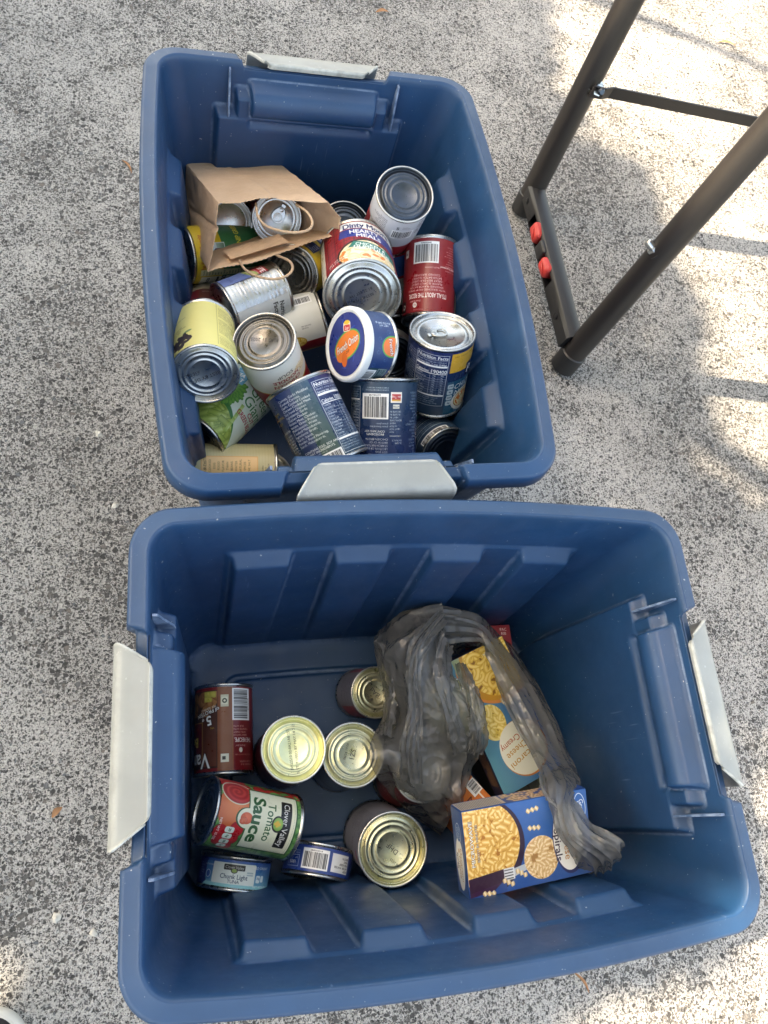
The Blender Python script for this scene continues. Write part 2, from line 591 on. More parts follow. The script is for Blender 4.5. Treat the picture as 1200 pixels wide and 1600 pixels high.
def tote_shell():
    rings = []
    def add(P, z):
        rings.append(np.concatenate([P, np.broadcast_to(np.asarray(z, float).reshape(-1, 1), (len(P), 1))], 1))
    a0, b0, w0, r0 = wall_dims(0.02)
    for dlt, z in ((0.10, .0085), (0.058, .0085), (0.0545, .0084), (0.0530, .0078), (0.0512, .0046), (0.0500, .0040), (0.0470, .0040), (0.0456, .0046), (0.0440, .0074), (0.0425, .0080), (0.0390, .0080), (0.0225, .0080), (0.0180, .0082), (0.0140, .0090), (0.0095, .0105), (0.0045, .0128)):
        rr = max(r0 - dlt * 0.35, 0.012)
        add(outline_ring(a0 - dlt - 0.006, b0 - dlt, w0 * 0.8, rr), z)
    zs = np.concatenate([np.linspace(0.016, 0.29, 52), np.linspace(0.293, H_IN, 40)])
    for z in zs:
        add(wall_ring(z), z)
    a, b, bow, rad = wall_dims(H_IN)
    prof = [(0.0008, .3765), (0.0022, .3800), (0.0036, .3816), (0.0050, .3812), (0.0066, .3796), (0.0165, .3782), (0.0190, .3764), (0.0205, .3735), (0.0220, .3540), (0.0210, .3525), (0.0200, .3540), (0.0188, .3700), (0.0060, .3720)]
    m = (TAGS == 1)
    for o, z in prof:
        P = outline_ring(a + o, b + o, bow + 0.001 * o / 0.022, rad + o * 0.75)
        Z = np.full(len(P), z)
        y = np.abs(P[:, 1])
        k = np.where(m, smooth01((0.0935 + 0.35 * o - y) / 0.003 + 0.5), 0)
        P2 = outline_ring(a + o * 0.62, b + o, bow, rad + o * 0.75)
        P = P * (1 - k[:, None]) + np.stack([P2[:, 0], P[:, 1]], 1) * k[:, None]
        Z = Z - k * 0.0095
        add(P, Z)
    for z in np.concatenate([np.linspace(0.366, 0.29, 26), np.linspace(0.286, 0.012, 40)]):
        add(wall_ring(z, 0.0028), z)
    add(outline_ring(a0 - 0.004, b0 + 0.0, w0, r0), 0.002)
    add(outline_ring(a0 - 0.03, b0 - 0.03, w0, r0 * 0.6), 0.001)
    nr, nc = len(rings), len(TAGS)
    V = np.concatenate(rings)
    F = grid_faces(nr, nc, True)
    F.append(tuple(range(nc))[::-1])
    F.append(tuple((nr - 1) * nc + k for k in range(nc)))
    return V, F

def handle_mesh():
    prof = [(-0.0030, .3790), (-0.0034, .3830), (-0.0022, .3846), (-0.0004, .3850), (0.0010, .3838), (0.0040, .3832), (0.0140, .3804), (0.0230, .3772), (0.0280, .3738), (0.0308, .3685), (0.0322, .3610), (0.0330, .3430)]
    ss = np.concatenate([[-1, -.985, -.97, -.955], np.linspace(-.93, .93, 21), [.955, .97, .985, 1]])
    lip = np.array([0.0, .0011, .0011, 0.0] + [0] * 21 + [0.0, .0011, .0011, 0.0])
    top = []
    for i, (u, z) in enumerate(prof):
        w = 0.0655 + 0.0215 * min(1, max(0, (u + 0.0034) / 0.030))
        if i < 2: w -= 0.002
        row = []
        for s, l in zip(ss, lip):
            # a round corner where the inner edge meets the slanted end
            e = max(0, abs(s) - 0.93) / 0.07
            uu = u + (0.003 * e * e if u < 0 else 0)
            row.append((uu, s * w, z + (l if 0 < i < 9 else 0)))
        top.append(row)
    top = np.array(top)
    bot = top.copy()
    bot[:, :, 2] -= 0.0030
    bot[:, :, 0] -= np.interp(np.arange(len(prof)), [0, 7, 9, 11], [-.002, 0, .0030, .0034])[:, None]
    nr, nc = top.shape[:2]
    V = np.concatenate([top.reshape(-1, 3), bot.reshape(-1, 3)])
    F = [f[::-1] for f in grid_faces(nr, nc)] + [tuple(k + nr * nc for k in f) for f in grid_faces(nr, nc)]
    o = nr * nc
    def q(a, b): F.append((a, b, b + o, a + o))
    for j in range(nc - 1):
        q(j, j + 1); q((nr - 1) * nc + j + 1, (nr - 1) * nc + j)
    for i in range(nr - 1):
        q((i + 1) * nc, i * nc); q(i * nc + nc - 1, (i + 1) * nc + nc - 1)
    return V, F

TV, TF = tote_shell()
HV, HF = handle_mesh()
def build_tote(loc, ang, label, first=None):
    M = Matrix.Translation((*loc, 0)) @ Matrix.Rotation(ang, 4, 'Z')
    root = tag(empty('storage_tote', M), label, 'storage bin', 'open blue storage bins')
    if first:
        for ch in first.children:
            c = ch.copy(); COL.objects.link(c); c.parent = root
        return root
    mesh_obj('tote_shell', TV, TF, M_BLUE, root)
    for s in (1, -1):
        V = HV.copy()
        V[:, 0] = (V[:, 0] + 0.2785) * s
        F = HF
        if s < 0:
            V[:, 1] *= -1
        h = mesh_obj('latch_handle', V, F, M_GREY, root)
        h.data.set_sharp_from_angle(angle=R(40))
        for t in (1, -1):
            bm = bmesh.new()
            pr = [(0.277, .374), (0.2725, .374), (0.266, .352), (0.2575, .326), (0.2560, .316), (0.277, .316)]
            lo = [bm.verts.new((s * x, t * 0.1110 - 0.0012, z)) for x, z in pr]
            hi = [bm.verts.new((s * x, t * 0.1110 + 0.0012, z)) for x, z in pr]
            bm.faces.new(lo); bm.faces.new(hi[::-1])
            for k in range(len(pr)):
                bm.faces.new((lo[k], hi[k], hi[(k + 1) % len(pr)], lo[(k + 1) % len(pr)]))
            bmesh.ops.recalc_face_normals(bm, faces=bm.faces)
            bm_obj('stiffening_fin', bm, M_BLUE, root)
            for y in (0.125, 0.165):
                bm = bmesh.new()
                pr = [(0.2805, .366), (0.2965, .366), (0.2965, .350), (0.2805, .318)]
                lo = [bm.verts.new((s * x, t * y - 0.0013, z)) for x, z in pr]
                hi = [bm.verts.new((s * x, t * y + 0.0013, z)) for x, z in pr]
                bm.faces.new(lo); bm.faces.new(hi[::-1])
                for k in range(len(pr)):
                    bm.faces.new((lo[k], hi[k], hi[(k + 1) % 4], lo[(k + 1) % 4]))
                bmesh.ops.recalc_face_normals(bm, faces=bm.faces)
                bm_obj('rim_gusset', bm, M_BLUE, root)
    return root
FB = ((0.25214, 0.06075), -0.00273)
RB = ((0.18664, 0.60234), 1.62422)
tote1 = build_tote(*FB, 'nearer blue storage bin, holding a grey carrier bag, pasta boxes and few cans')
tote2 = build_tote(*RB, 'farther blue storage bin, piled with cans and a brown paper bag', tote1)

# ------------------------------------------------------------------ folding table (legs in view, top beyond the frame)
def build_table():
    A0, A1 = Vector((0.6526, 1.0480, 0.0)), Vector((0.7049, 1.1937, 0.720))
    B0, B1 = Vector((0.6729, 0.6971, 0.0)), Vector((0.8022, 0.8232, 0.720))
    root = tag(empty('folding_table', loc=(0, 0, 0)), 'dark brown tubular table legs joined by a low bar with red pads', 'folding table')
    def leg(P0, P1, r=0.0215):
        bm = bmesh.new()
        d = (P1 - P0).normalized()
        tube(bm, [P0 + d * 0.012, P1], r, 28)
        o = bm_obj('leg', bm, M_BROWNTUBE, root, True, 40)
        bm = bmesh.new()
        tube(bm, [P0 + d * 0.002, P0 + d * 0.004, P0 + d * 0.040, P0 + d * 0.042], [r + 0.0005, r + 0.0025, r + 0.0025, r + 0.0005], 28)
        bm_obj('rubber_foot', bm, M_BLACK, o, True, 40)
        return o
    LA = leg(A0, A1)
    LB = leg(B0, B1)
    X = Vector((1.05, 0.0, 0))
    leg(A0 + X, A1 + X - Vector((0.1, 0, 0)))
    leg(B0 + X + Vector((0.1, 0, 0)), B1 + X)
    # low channel bar between the two feet
    a = Vector((0.6530, 1.063, 0.052)); b = Vector((0.6700, 0.716, 0.052))
    ax = (b - a).normalized(); up = Vector((0.10, 0, 1)).normalized(); sd = up.cross(ax).normalized()
    prof = [(-0.017, -0.016), (-0.017, 0.010), (-0.013, 0.016), (-0.004, 0.019), (0.008, 0.019), (0.015, 0.016), (0.019, 0.009), (0.0195, -0.016)]
    bm = bmesh.new()
    L = (b - a).length
    # open slot in the face towards the bins: leave the panel out between the pads
    stops = [0.0, 0.075, 0.225, L]
    rings = []
    for t in stops:
        rings.append([bm.verts.new(a + ax * t + sd * x + up * z) for x, z in prof])
    flip = 1
    for i, (r0, r1) in enumerate(zip(rings, rings[1:])):
        for k in range(len(prof)):
            k2 = (k + 1) % len(prof)
            if i == 1 and (k in (0,)):
                continue
            bm.faces.new((r0[k], r0[k2], r1[k2], r1[k]))
    bm.faces.new(rings[0][::-1]); bm.faces.new(rings[-1])
    bmesh.ops.recalc_face_normals(bm, faces=bm.faces)
    bar = bm_obj('crossbar', bm, M_BLACK, root, True, 30)
    sol = bar.modifiers.new('wall', 'SOLIDIFY'); sol.thickness = 0.0018
    rot = Matrix((ax, sd, up)).transposed()
    for t, tilt in ((0.112, 0.12), (0.190, -0.1)):
        bm = bmesh.new()
        box(bm, (0, 0, 0), (0.036, 0.024, 0.026), bevel=0.008, seg=3)
        box(bm, (0.004, -0.0135, 0.001), (0.020, 0.002, 0.003), Matrix.Rotation(0.5, 3, 'Y'), 0.0008, 1)
        bmesh.ops.transform(bm, matrix=Matrix.Translation(a + ax * t - sd * 0.013 + up * 0.001) @ rot.to_4x4() @ Matrix.Rotation(tilt, 4, 'Y'), verts=bm.verts)
        bm_obj('red_pad', bm, M_RED, bar, True, 50)
    bm = bmesh.new()
    box(bm, a + ax * 0.151 - sd * 0.010, (0.030, 0.022, 0.028), rot, 0.004, 2)
    bm_obj('hinge_block', bm, M_BLACK, bar, True, 50)
    for t in (0.035, L - 0.055):
        bm = bmesh.new()
        p = a + ax * t - sd * 0.0165 - up * 0.003
        tube(bm, [p, p - sd * 0.002], 0.0062, 14)
        tube(bm, [p - sd * 0.002, p - sd * 0.0032], 0.0045, 14)
        bm_obj('rivet', bm, M_BLACK, bar, True, 40)
    # flat brace strap bolted to the legs
    s1 = Vector((0.6800, 1.072, 0.262)); s2 = Vector((1.16, 1.085, 0.236))
    d = (s2 - s1).normalized()
    w = (Vector((0, 0, 1)) - d * d.z).normalized()
    nrm = d.cross(w).normalized()
    bm = bmesh.new()
    path = [s1 - d * 0.012, s1 + d * 0.012, s1 + d * 0.028 - nrm * 0.006, s2]
    pr = []
    for p in path:
        pr.append([bm.verts.new(p + w * 0.0105 * sx + nrm * 0.0014 * sn) for sx, sn in ((-1, -1), (1, -1), (1, 1), (-1, 1))])
    for r0, r1 in zip(pr, pr[1:]):
        for k in range(4):
            bm.faces.new((r0[k], r0[(k + 1) % 4], r1[(k + 1) % 4], r1[k]))
    bm.faces.new(pr[0][::-1]); bm.faces.new(pr[-1])
    bmesh.ops.recalc_face_normals(bm, faces=bm.faces)
    bm_obj('brace_strap', bm, M_BROWNTUBE, root)
    for q, dr in ((Vector((0.6800, 1.0800, 0.262)), (Vector((0, -0.62, 0.35)))), (Vector((0.7090, 0.7420, 0.268)), Vector((-0.5, 0.3, 0.25)))):
        dr = dr.normalized()
        bm = bmesh.new()
        tube(bm, [q - dr * 0.006, q], 0.0135, 18)
        bo = bm_obj('bolt', bm, M_BLACK if q.y < 0.9 else M_ZINC, root, True, 40)
        bm = bmesh.new()
        tube(bm, [q, q + dr * 0.010], 0.0095, 6)
        bm_obj('nut', bm, M_ZINC, bo, True, 30)
        bm = bmesh.new()
        tube(bm, [q + dr * 0.010, q + dr * 0.022, q + dr * 0.024], [0.006, 0.006, 0.004], 12)
        bm_obj('bolt_end', bm, M_SLATE if q.y > 0.9 else M_ZINC, bo, True, 40)
    bm = bmesh.new()
    box(bm, (1.30, 1.02, 0.742), (1.18, 0.68, 0.04), bevel=0.012, seg=3)
    bm_obj('table_top', bm, M_TABLE, root, True, 40)
build_table()

# ------------------------------------------------------------------ print raster (labels drawn in code)
SS = 6.0            # raw pixels per mm, halved afterwards
_GL = {}
def glyphs(s, bold=0.0, shear=0.0):
    k = (s, bold, shear)
    if k not in _GL:
        cu = bpy.data.curves.new('lettering', 'FONT')
        cu.body = s; cu.size = 1.0; cu.offset = bold; cu.shear = shear
        cu.resolution_u = 3
        o = bpy.data.objects.new('lettering', cu)
        me = o.to_mesh()
        co = np.empty(len(me.vertices) * 3); me.vertices.foreach_get('co', co); co = co.reshape(-1, 3)[:, :2]
        cnt = {}
        for pl in me.polygons:
            vs = list(pl.vertices)
            for a, b in zip(vs, vs[1:] + vs[:1]):
                e = (a, b) if a < b else (b, a)
                cnt[e] = cnt.get(e, 0) + 1
        ed = np.array([e for e, c in cnt.items() if c == 1]).reshape(-1, 2)
        o.to_mesh_clear()
        bpy.data.objects.remove(o); bpy.data.curves.remove(cu)
        seg = np.concatenate([co[ed[:, 0]], co[ed[:, 1]]], 1) if len(ed) else np.zeros((0, 4))
        w = co[:, 0].max() if len(co) else 0.3
        _GL[k] = (seg, w)
    return _GL[k]

class Art:
    """a printed sheet, W x H millimetres, x centred, y up from the lower edge"""
    def __init__(self, W, H, bg):
        self.W, self.H = W, H
        self.w, self.h = int(W * SS) // 2 * 2, int(H * SS) // 2 * 2
        self.a = np.empty((self.h, self.w, 3), np.float32)
        self.a[:] = hexc(bg)
    def px(self, x, y):
        return (np.asarray(x) + self.W / 2) * SS, (self.H - np.asarray(y)) * SS
    def fill(self, seg, col, alpha=1.0, clip=None):
        """even-odd fill of edges given in millimetres"""
        if len(seg) == 0: return
        x0, y0 = self.px(seg[:, 0], seg[:, 1]); x1, y1 = self.px(seg[:, 2], seg[:, 3])
        r0 = max(int(np.floor(min(y0.min(), y1.min()))), 0); r1 = min(int(np.ceil(max(y0.max(), y1.max()))), self.h)
        c0 = max(int(np.floor(min(x0.min(), x1.min()))), 0); c1 = min(int(np.ceil(max(x0.max(), x1.max()))) + 1, self.w)
        if r1 <= r0 or c1 <= c0: return
        sw = y0 > y1
        xa, xb = np.where(sw, x1, x0), np.where(sw, x0, x1)
        ya, yb = np.where(sw, y1, y0), np.where(sw, y0, y1)
        ra = np.maximum(np.ceil(ya - 0.5), r0).astype(int); rb = np.minimum(np.ceil(yb - 0.5), r1).astype(int)
        k = np.maximum(rb - ra, 0)
        if k.sum() == 0: return
        idx = np.repeat(np.arange(len(k)), k)
        rows = ra[idx] + (np.arange(k.sum()) - np.repeat(np.cumsum(k) - k, k))
        t = (rows + 0.5 - ya[idx]) / (yb[idx] - ya[idx] + 1e-12)
        xs = np.clip(np.ceil(xa[idx] + t * (xb[idx] - xa[idx]) - 0.5), c0, c1).astype(int)
        acc = np.zeros((r1 - r0, c1 - c0 + 1), np.int32)
        np.add.at(acc, (rows - r0, xs - c0), 1)
        m = (np.cumsum(acc, 1)[:, :-1] % 2).astype(np.float32) * alpha
        if clip is not None: m = m * clip[r0:r1, c0:c1]
        sub = self.a[r0:r1, c0:c1]
        sub += (np.array(hexc(col) if isinstance(col, str) else col, np.float32) - sub) * m[..., None]
    def poly(self, pts, col, alpha=1.0, clip=None):
        p = np.asarray(pts, float)
        self.fill(np.concatenate([p, np.roll(p, -1, 0)], 1), col, alpha, clip)
    def rect(self, x0, y0, x1, y1, col, alpha=1.0, r=0.0):
        if r:
            t = np.linspace(0, np.pi / 2, 6)
            c, s = np.cos(t) * r, np.sin(t) * r
            p = [(x1 - r + a, y1 - r + b) for a, b in zip(c, s)] + [(x0 + r - b, y1 - r + a) for a, b in zip(c, s)] + \
                [(x0 + r - a, y0 + r - b) for a, b in zip(c, s)] + [(x1 - r + b, y0 + r - a) for a, b in zip(c, s)]
        else:
            p = [(x0, y0), (x1, y0), (x1, y1), (x0, y1)]
        self.poly(p, col, alpha)
    def ell(self, x, y, rx, ry, col, rot=0.0, alpha=1.0, n=40):
        t = np.linspace(0, 2 * np.pi, n, endpoint=False)
        c, s = math.cos(R(rot)), math.sin(R(rot))
        a, b = rx * np.cos(t), ry * np.sin(t)
        self.poly(np.stack([x + a * c - b * s, y + a * s + b * c], 1), col, alpha)
    def text(self, s, x, y, h, col, rot=0.0, align='C', bold=0.0, shear=0.0, width=None, alpha=1.0, edge=None, ew=0.35):
        """h is the cap height; rot in degrees about the anchor"""
        if edge:
            for dx, dy in ((ew, 0), (-ew, 0), (0, ew), (0, -ew), (ew * .7, ew * .7), (-ew * .7, -ew * .7), (ew * .7, -ew * .7), (-ew * .7, ew * .7)):
                self.text(s, x + dx, y + dy, h, edge, rot, align, bold, shear, width, alpha)
        seg, w = glyphs(s, bold, shear)
        k = h / 0.69
        kx = k if width is None else width / max(w, .01)
        g = seg * np.array([kx, k, kx, k])
        ww = w * kx
        g[:, 0::2] -= {'C': ww / 2, 'L': 0, 'R': ww}[align]
        g[:, 1::2] -= h / 2
        c, sn = math.cos(R(rot)), math.sin(R(rot))
        o = np.empty_like(g)
        for i in (0, 2):
            o[:, i] = x + g[:, i] * c - g[:, i + 1] * sn
            o[:, i + 1] = y + g[:, i] * sn + g[:, i + 1] * c
        self.fill(o, col, alpha)
    def para(self, x0, y0, x1, y1, h, col, words=None, rot=0, gap=1.75, seed=1, ragged=0.25, align='L', bold=0.0, alpha=0.9):
        """small print set line by line into a box"""
        ws = (words or 'WATER COOKED BEANS SALT CONTAINS LESS THAN OF THE FOLLOWING ONION POWDER SPICES NATURAL FLAVOR SOY LECITHIN CORN STARCH MODIFIED FOOD SUGAR CARROTS CHICKEN BROTH EGG NOODLES YEAST EXTRACT').split()
        rr = random.Random(seed)
        swap = rot in (90, -90)
        L = (y1 - y0) if swap else (x1 - x0)
        T = (x1 - x0) if swap else (y1 - y0)
        n = max(1, int(T / (h * gap)))
        for i in range(n):
            target = L * (1 - ragged * rr.random())
            line, wl = '', 0
            while True:
                w_ = rr.choice(ws)
                l2 = (line + ' ' + w_).strip()
                ww = glyphs(l2, bold)[1] * h / 0.69 if len(l2) < 400 else 1e9
                if ww > target: break
                line, wl = l2, ww
            if not line: line = ws[i % len(ws)][:3]
            off = (i + 0.5) * h * gap
            st = (L - wl) / 2 if align == 'C' else (L - wl if align == 'R' else 0)
            if rot == 0: self.text(line, x0 + st, y1 - off, h, col, 0, 'L', bold, alpha=alpha)
            elif rot == 180: self.text(line, x1 - st, y0 + off, h, col, 180, 'L', bold, alpha=alpha)
            elif rot == 90: self.text(line, x0 + off, y0 + st, h, col, 90, 'L', bold, alpha=alpha)
            else: self.text(line, x1 - off, y1 - st, h, col, -90, 'L', bold, alpha=alpha)
    def bars(self, x0, y0, x1, y1, seed=3, horiz=False, bg='f2f2ee', fg='151518', digits=True):
        self.rect(x0, y0, x1, y1, bg)
        rr = random.Random(seed)
        m = 2.2
        a, b = (y0 + m, y1 - m) if horiz else (x0 + m, x1 - m)
        p = a
        while p < b:
            w = rr.choice((0.33, 0.33, 0.66, 0.99))
            if horiz: self.rect(x0 + 4.0, p, x1 - 2, min(p + w, b), fg)
            else: self.rect(p, y0 + 4.0, min(p + w, b), y1 - 2, fg)
            p += w + rr.choice((0.33, 0.33, 0.66, 0.9))
        if digits:
            t = ''.join(rr.choice('0123456789') for _ in range(11))
            if horiz: self.text(t, x0 + 2.2, (y0 + y1) / 2, 1.9, fg, -90)
            else: self.text(t, (x0 + x1) / 2, y0 + 2.2, 1.9, fg)
    def facts(self, x0, y0, x1, y1, fg='f4f4f0', bg=None, seed=1, two=True, head='Nutrition Facts', cal=('190', '400')):
        """a nutrition panel"""
        if bg: self.rect(x0, y0, x1, y1, bg)
        for a in ((x0, y0, x1, y0 + .5), (x0, y1 - .5, x1, y1), (x0, y0, x0 + .5, y1), (x1 - .5, y0, x1, y1)): self.rect(*a, fg)
        W = x1 - x0
        k = W / 40
        y = y1 - 3.6 * k
        self.text(head, (x0 + x1) / 2, y, 4.0 * k, fg, bold=0.02, width=W - 3)
        y -= 3.4 * k; self.rect(x0 + 1, y, x1 - 1, y + .3, fg)
        y -= 2.2 * k; self.text('About 2 servings per container', x0 + 1.5, y, 2.0 * k, fg, 0, 'L', width=W - 4)
        y -= 3.4 * k; self.text('Serving size  1 cup (240g)', x0 + 1.5, y, 2.2 * k, fg, 0, 'L', 0.015, width=W - 4)
        y -= 4.2 * k; self.rect(x0 + 1, y, x1 - 1, y + 2.4 * k, fg)
        y -= 6.2 * k; self.text('Calories', x0 + 1.5, y, 3.4 * k, fg, 0, 'L', 0.02)
        self.text(cal[0], x0 + W * (.62 if two else .82), y + .6, 4.6 * k, fg, 0, 'C', 0.02)
        if two: self.text(cal[1], x0 + W * .86, y + .6, 4.6 * k, fg, 0, 'C', 0.02)
        y -= 3.4 * k; self.rect(x0 + 1, y, x1 - 1, y + .9 * k, fg)
        rr = random.Random(seed)
        rows = ['Total Fat', 'Saturated Fat', 'Trans Fat', 'Cholesterol', 'Sodium', 'Total Carb.', 'Dietary Fiber', 'Total Sugars', 'Incl. Added', 'Protein']
        i = 0
        st = 3.3 * k
        while y - st > y0 + 14 * k:
            y -= st
            self.text(rows[i % 10], x0 + 1.5, y + st * .5, 1.8 * k, fg, 0, 'L', 0.012 if i % 3 == 0 else 0)
            self.text('%dg' % rr.randint(1, 40), x0 + W * .62, y + st * .5, 1.8 * k, fg)
            if two: self.text('%dg' % rr.randint(1, 60), x0 + W * .86, y + st * .5, 1.8 * k, fg)
            self.rect(x0 + 1, y, x1 - 1, y + .22, fg, .8)
            i += 1
        self.rect(x0 + 1, y - 2.0 * k, x1 - 1, y, fg)
        self.para(x0 + 1.5, y0 + 1, x1 - 1.5, y - 2.6 * k, 1.6 * k, fg, 'Vitamin D 0mcg Calcium 30mg Iron 1mg Potassium 150mg Daily Value diet', seed=seed)
        if two:
            for q in (.5, .74): self.rect(x0 + W * q, y, x0 + W * q + .25, y1 - 22 * k, fg, .8)
    def blob(self, x, y, rx, ry, rot, c0, c1, kind='bean', alpha=1.0, clip=None, edge=None):
        """one piece of printed food, modelled light to dark as in a printed photograph"""
        rm = max(rx, ry) * 1.15
        X0, Y1 = self.px(x - rm, y + rm); X1, Y0 = self.px(x + rm, y - rm)
        a0, a1 = max(int(X0), 0), min(int(X1) + 1, self.w)
        b0, b1 = max(int(Y1), 0), min(int(Y0) + 1, self.h)
        if a1 <= a0 or b1 <= b0: return
        gx = (np.arange(a0, a1) + .5) / SS - self.W / 2 - x
        gy = self.H - (np.arange(b0, b1) + .5) / SS - y
        GX, GY = np.meshgrid(gx, gy)
        c, s = math.cos(R(rot)), math.sin(R(rot))
        u, v = (GX * c + GY * s) / rx, (-GX * s + GY * c) / ry
        if kind == 'bean':
            d = u * u + (v + 0.25 * u * u - .1) ** 2
            m = np.clip((1 - d) * 8, 0, 1); sh = np.clip(0.75 - 0.55 * np.sqrt(np.maximum(d, 0)) + 0.35 * (v - u * .3), 0, 1)
        elif kind == 'elbow':
            rr = np.sqrt(u * u + (v + .45) ** 2); an = np.arctan2(v + .45, u)
            dd = np.abs(rr - .85) / .36
            inside = (dd < 1) & (an > -.15) & (an < 3.3)
            m = np.where(inside, np.clip((1 - dd) * 6, 0, 1), 0); sh = np.clip(1 - dd ** 2 * .75 + .15 * v, 0, 1)
            end = np.exp(-((an - .05) / .12) ** 2); sh = sh * (1 - .5 * end)
        elif kind == 'spiral':
            w_ = 0.72 + 0.28 * np.cos(u * 9.5)
            m = np.where((np.abs(u) < 1), np.clip((w_ - np.abs(v)) * 6, 0, 1), 0)
            sh = np.clip(.58 + .45 * np.cos(u * 9.5 + v * 2.2) - .25 * v * v + .12 * v, 0, 1)
        elif kind == 'cut':
            m = np.where((np.abs(u) < 1) & (np.abs(v) < 1), 1.0, 0.0)
            sh = np.clip(.85 - .75 * v * v + .12 * np.sin(u * 3) - (np.abs(u) > .93) * .3, 0, 1)
        elif kind == 'swirl':
            d = u * u + v * v
            m = np.clip((1 - d) * 10, 0, 1)
            an = np.arctan2(v, u); rr = np.sqrt(d)
            sh = np.clip(.45 + .35 * np.sin(rr * 17 - an) + .25 * (v - u) * .5, 0, 1)
        else:
            d = u * u + v * v
            m = np.clip((1 - d) * 8, 0, 1); sh = np.clip(.8 - .6 * d + .3 * (v - u) * .5, 0, 1)
        m = (m * alpha).astype(np.float32)
        if clip is not None: m = m * clip[b0:b1, a0:a1]
        sh = .28 + .72 * sh
        k = np.array(hexc(c0), np.float32) + (np.array(hexc(c1), np.float32) - np.array(hexc(c0), np.float32)) * sh[..., None].astype(np.float32)
        hl = np.clip((sh - .86) * 5, 0, 1)[..., None].astype(np.float32) * .35
        k = k + (1 - k) * hl
        sub = self.a[b0:b1, a0:a1]
        sub += (k - sub) * m[..., None]
    def mask(self, pts):
        t = Art.__new__(Art); t.W, t.H, t.w, t.h = self.W, self.H, self.w, self.h
        t.a = np.zeros((self.h, self.w, 3), np.float32)
        t.poly(pts, (1, 1, 1))
        return t.a[..., 0]
    def scatter(self, pts, n, kind, rx, ry, c0, c1, seed=1, bg=None, jitter=25, rot=None):
        pts = np.asarray(pts, float)
        cl = self.mask(pts)
        if bg: self.poly(pts, bg)
        rr = random.Random(seed)
        x0, y0 = pts.min(0); x1, y1 = pts.max(0)
        for _ in range(n):
            x, y = rr.uniform(x0, x1), rr.uniform(y0, y1)
            k = rr.uniform(.85, 1.2)
            self.blob(x, y, rx * k, ry * k, rr.uniform(0, 360) if rot is None else rot + rr.uniform(-jitter, jitter), c0, c1, kind, clip=cl)
    def grad(self, x0, y0, x1, y1, ca, cb, vert=True):
        X0, Y1 = self.px(x0, y1); X1, Y0 = self.px(x1, y0)
        a0, a1, b0, b1 = max(int(X0), 0), min(int(X1), self.w), max(int(Y1), 0), min(int(Y0), self.h)
        if a1 <= a0 or b1 <= b0: return
        t = np.linspace(1, 0, b1 - b0)[:, None, None] if vert else np.linspace(0, 1, a1 - a0)[None, :, None]
        self.a[b0:b1, a0:a1] = np.array(hexc(ca), np.float32) * (1 - t) + np.array(hexc(cb), np.float32) * t
    def grain(self, amt=0.02, seed=1):
        g = np.random.default_rng(seed)
        self.a += (g.random((self.h, self.w, 1), np.float32) - .5) * 2 * amt
    def material(self, name, rough=0.38, metal=0.0, spec=0.5, crease=0.05):
        a = np.clip(self.a, 0, 1)
        a = a.reshape(self.h // 2, 2, self.w // 2, 2, 3).mean((1, 3))[::-1]
        h, w = a.shape[:2]
        im = bpy.data.images.new(name + '_print', w, h)
        px = np.ones((h, w, 4), np.float32); px[..., :3] = a
        im.pixels.foreach_set(px.ravel()); im.update(); im.pack()
        g = NT(name)
        ti = g.n('TexImage'); ti.image = im; ti.extension = 'EXTEND'
        g.l(g.n('UVMap').outputs[0], ti.inputs[0])
        v = g.coord('Object')
        wear = g.noise(v, 45, 4, 0.6).outputs['Fac']
        c = g.mix(g.ramp(wear, [(0.3, 0.0), (0.75, 0.06)]), ti.outputs[0], (0.5, 0.48, 0.44))
        g.l(c, g.b.inputs['Base Color'])
        g.set(Metallic=metal)
        rr = g.ramp(wear, [(0.3, rough - .06), (0.7, rough + .10)])
        g.l(rr, g.b.inputs['Roughness'])
        g.l(g.bump(g.noise(v, 60, 3, .6).outputs['Fac'], crease * 4, 0.0012), g.b.inputs['Normal'])
        return g.m

# ------------------------------------------------------------------ cans
def lathe(profile, n=72):
    """profile of (r, z): returns verts, faces; r=0 closes to a point"""
    V, F = [], []
    rings = []
    for r, z in profile:
        if r <= 1e-6:
            rings.append([len(V)]); V.append((0, 0, z))
        else:
            rings.append(list(range(len(V), len(V) + n)))
            V += [(r * math.cos(2 * math.pi * k / n), r * math.sin(2 * math.pi * k / n), z) for k in range(n)]
    for a, b in zip(rings, rings[1:]):
        for k in range(n):
            k2 = (k + 1) % n
            if len(a) == 1 and len(b) == 1: continue
            if len(a) == 1: F.append((a[0], b[k2], b[k]))
            elif len(b) == 1: F.append((a[k], a[k2], b[0]))
            else: F.append((a[k], a[k2], b[k2], b[k]))
    return V, F

def text_mesh(s, size, bold=0.0):
    cu = bpy.data.curves.new('lettering', 'FONT'); cu.body = s; cu.size = size; cu.offset = bold * size; cu.align_x = 'CENTER'; cu.align_y = 'CENTER'
    cu.resolution_u = 2
    o = bpy.data.objects.new('lettering', cu)
    me = o.to_mesh()
    V = [tuple(v.co) for v in me.vertices]; F = [tuple(p.vertices) for p in me.polygons]
    o.to_mesh_clear(); bpy.data.objects.remove(o); bpy.data.curves.remove(cu)
    return V, F

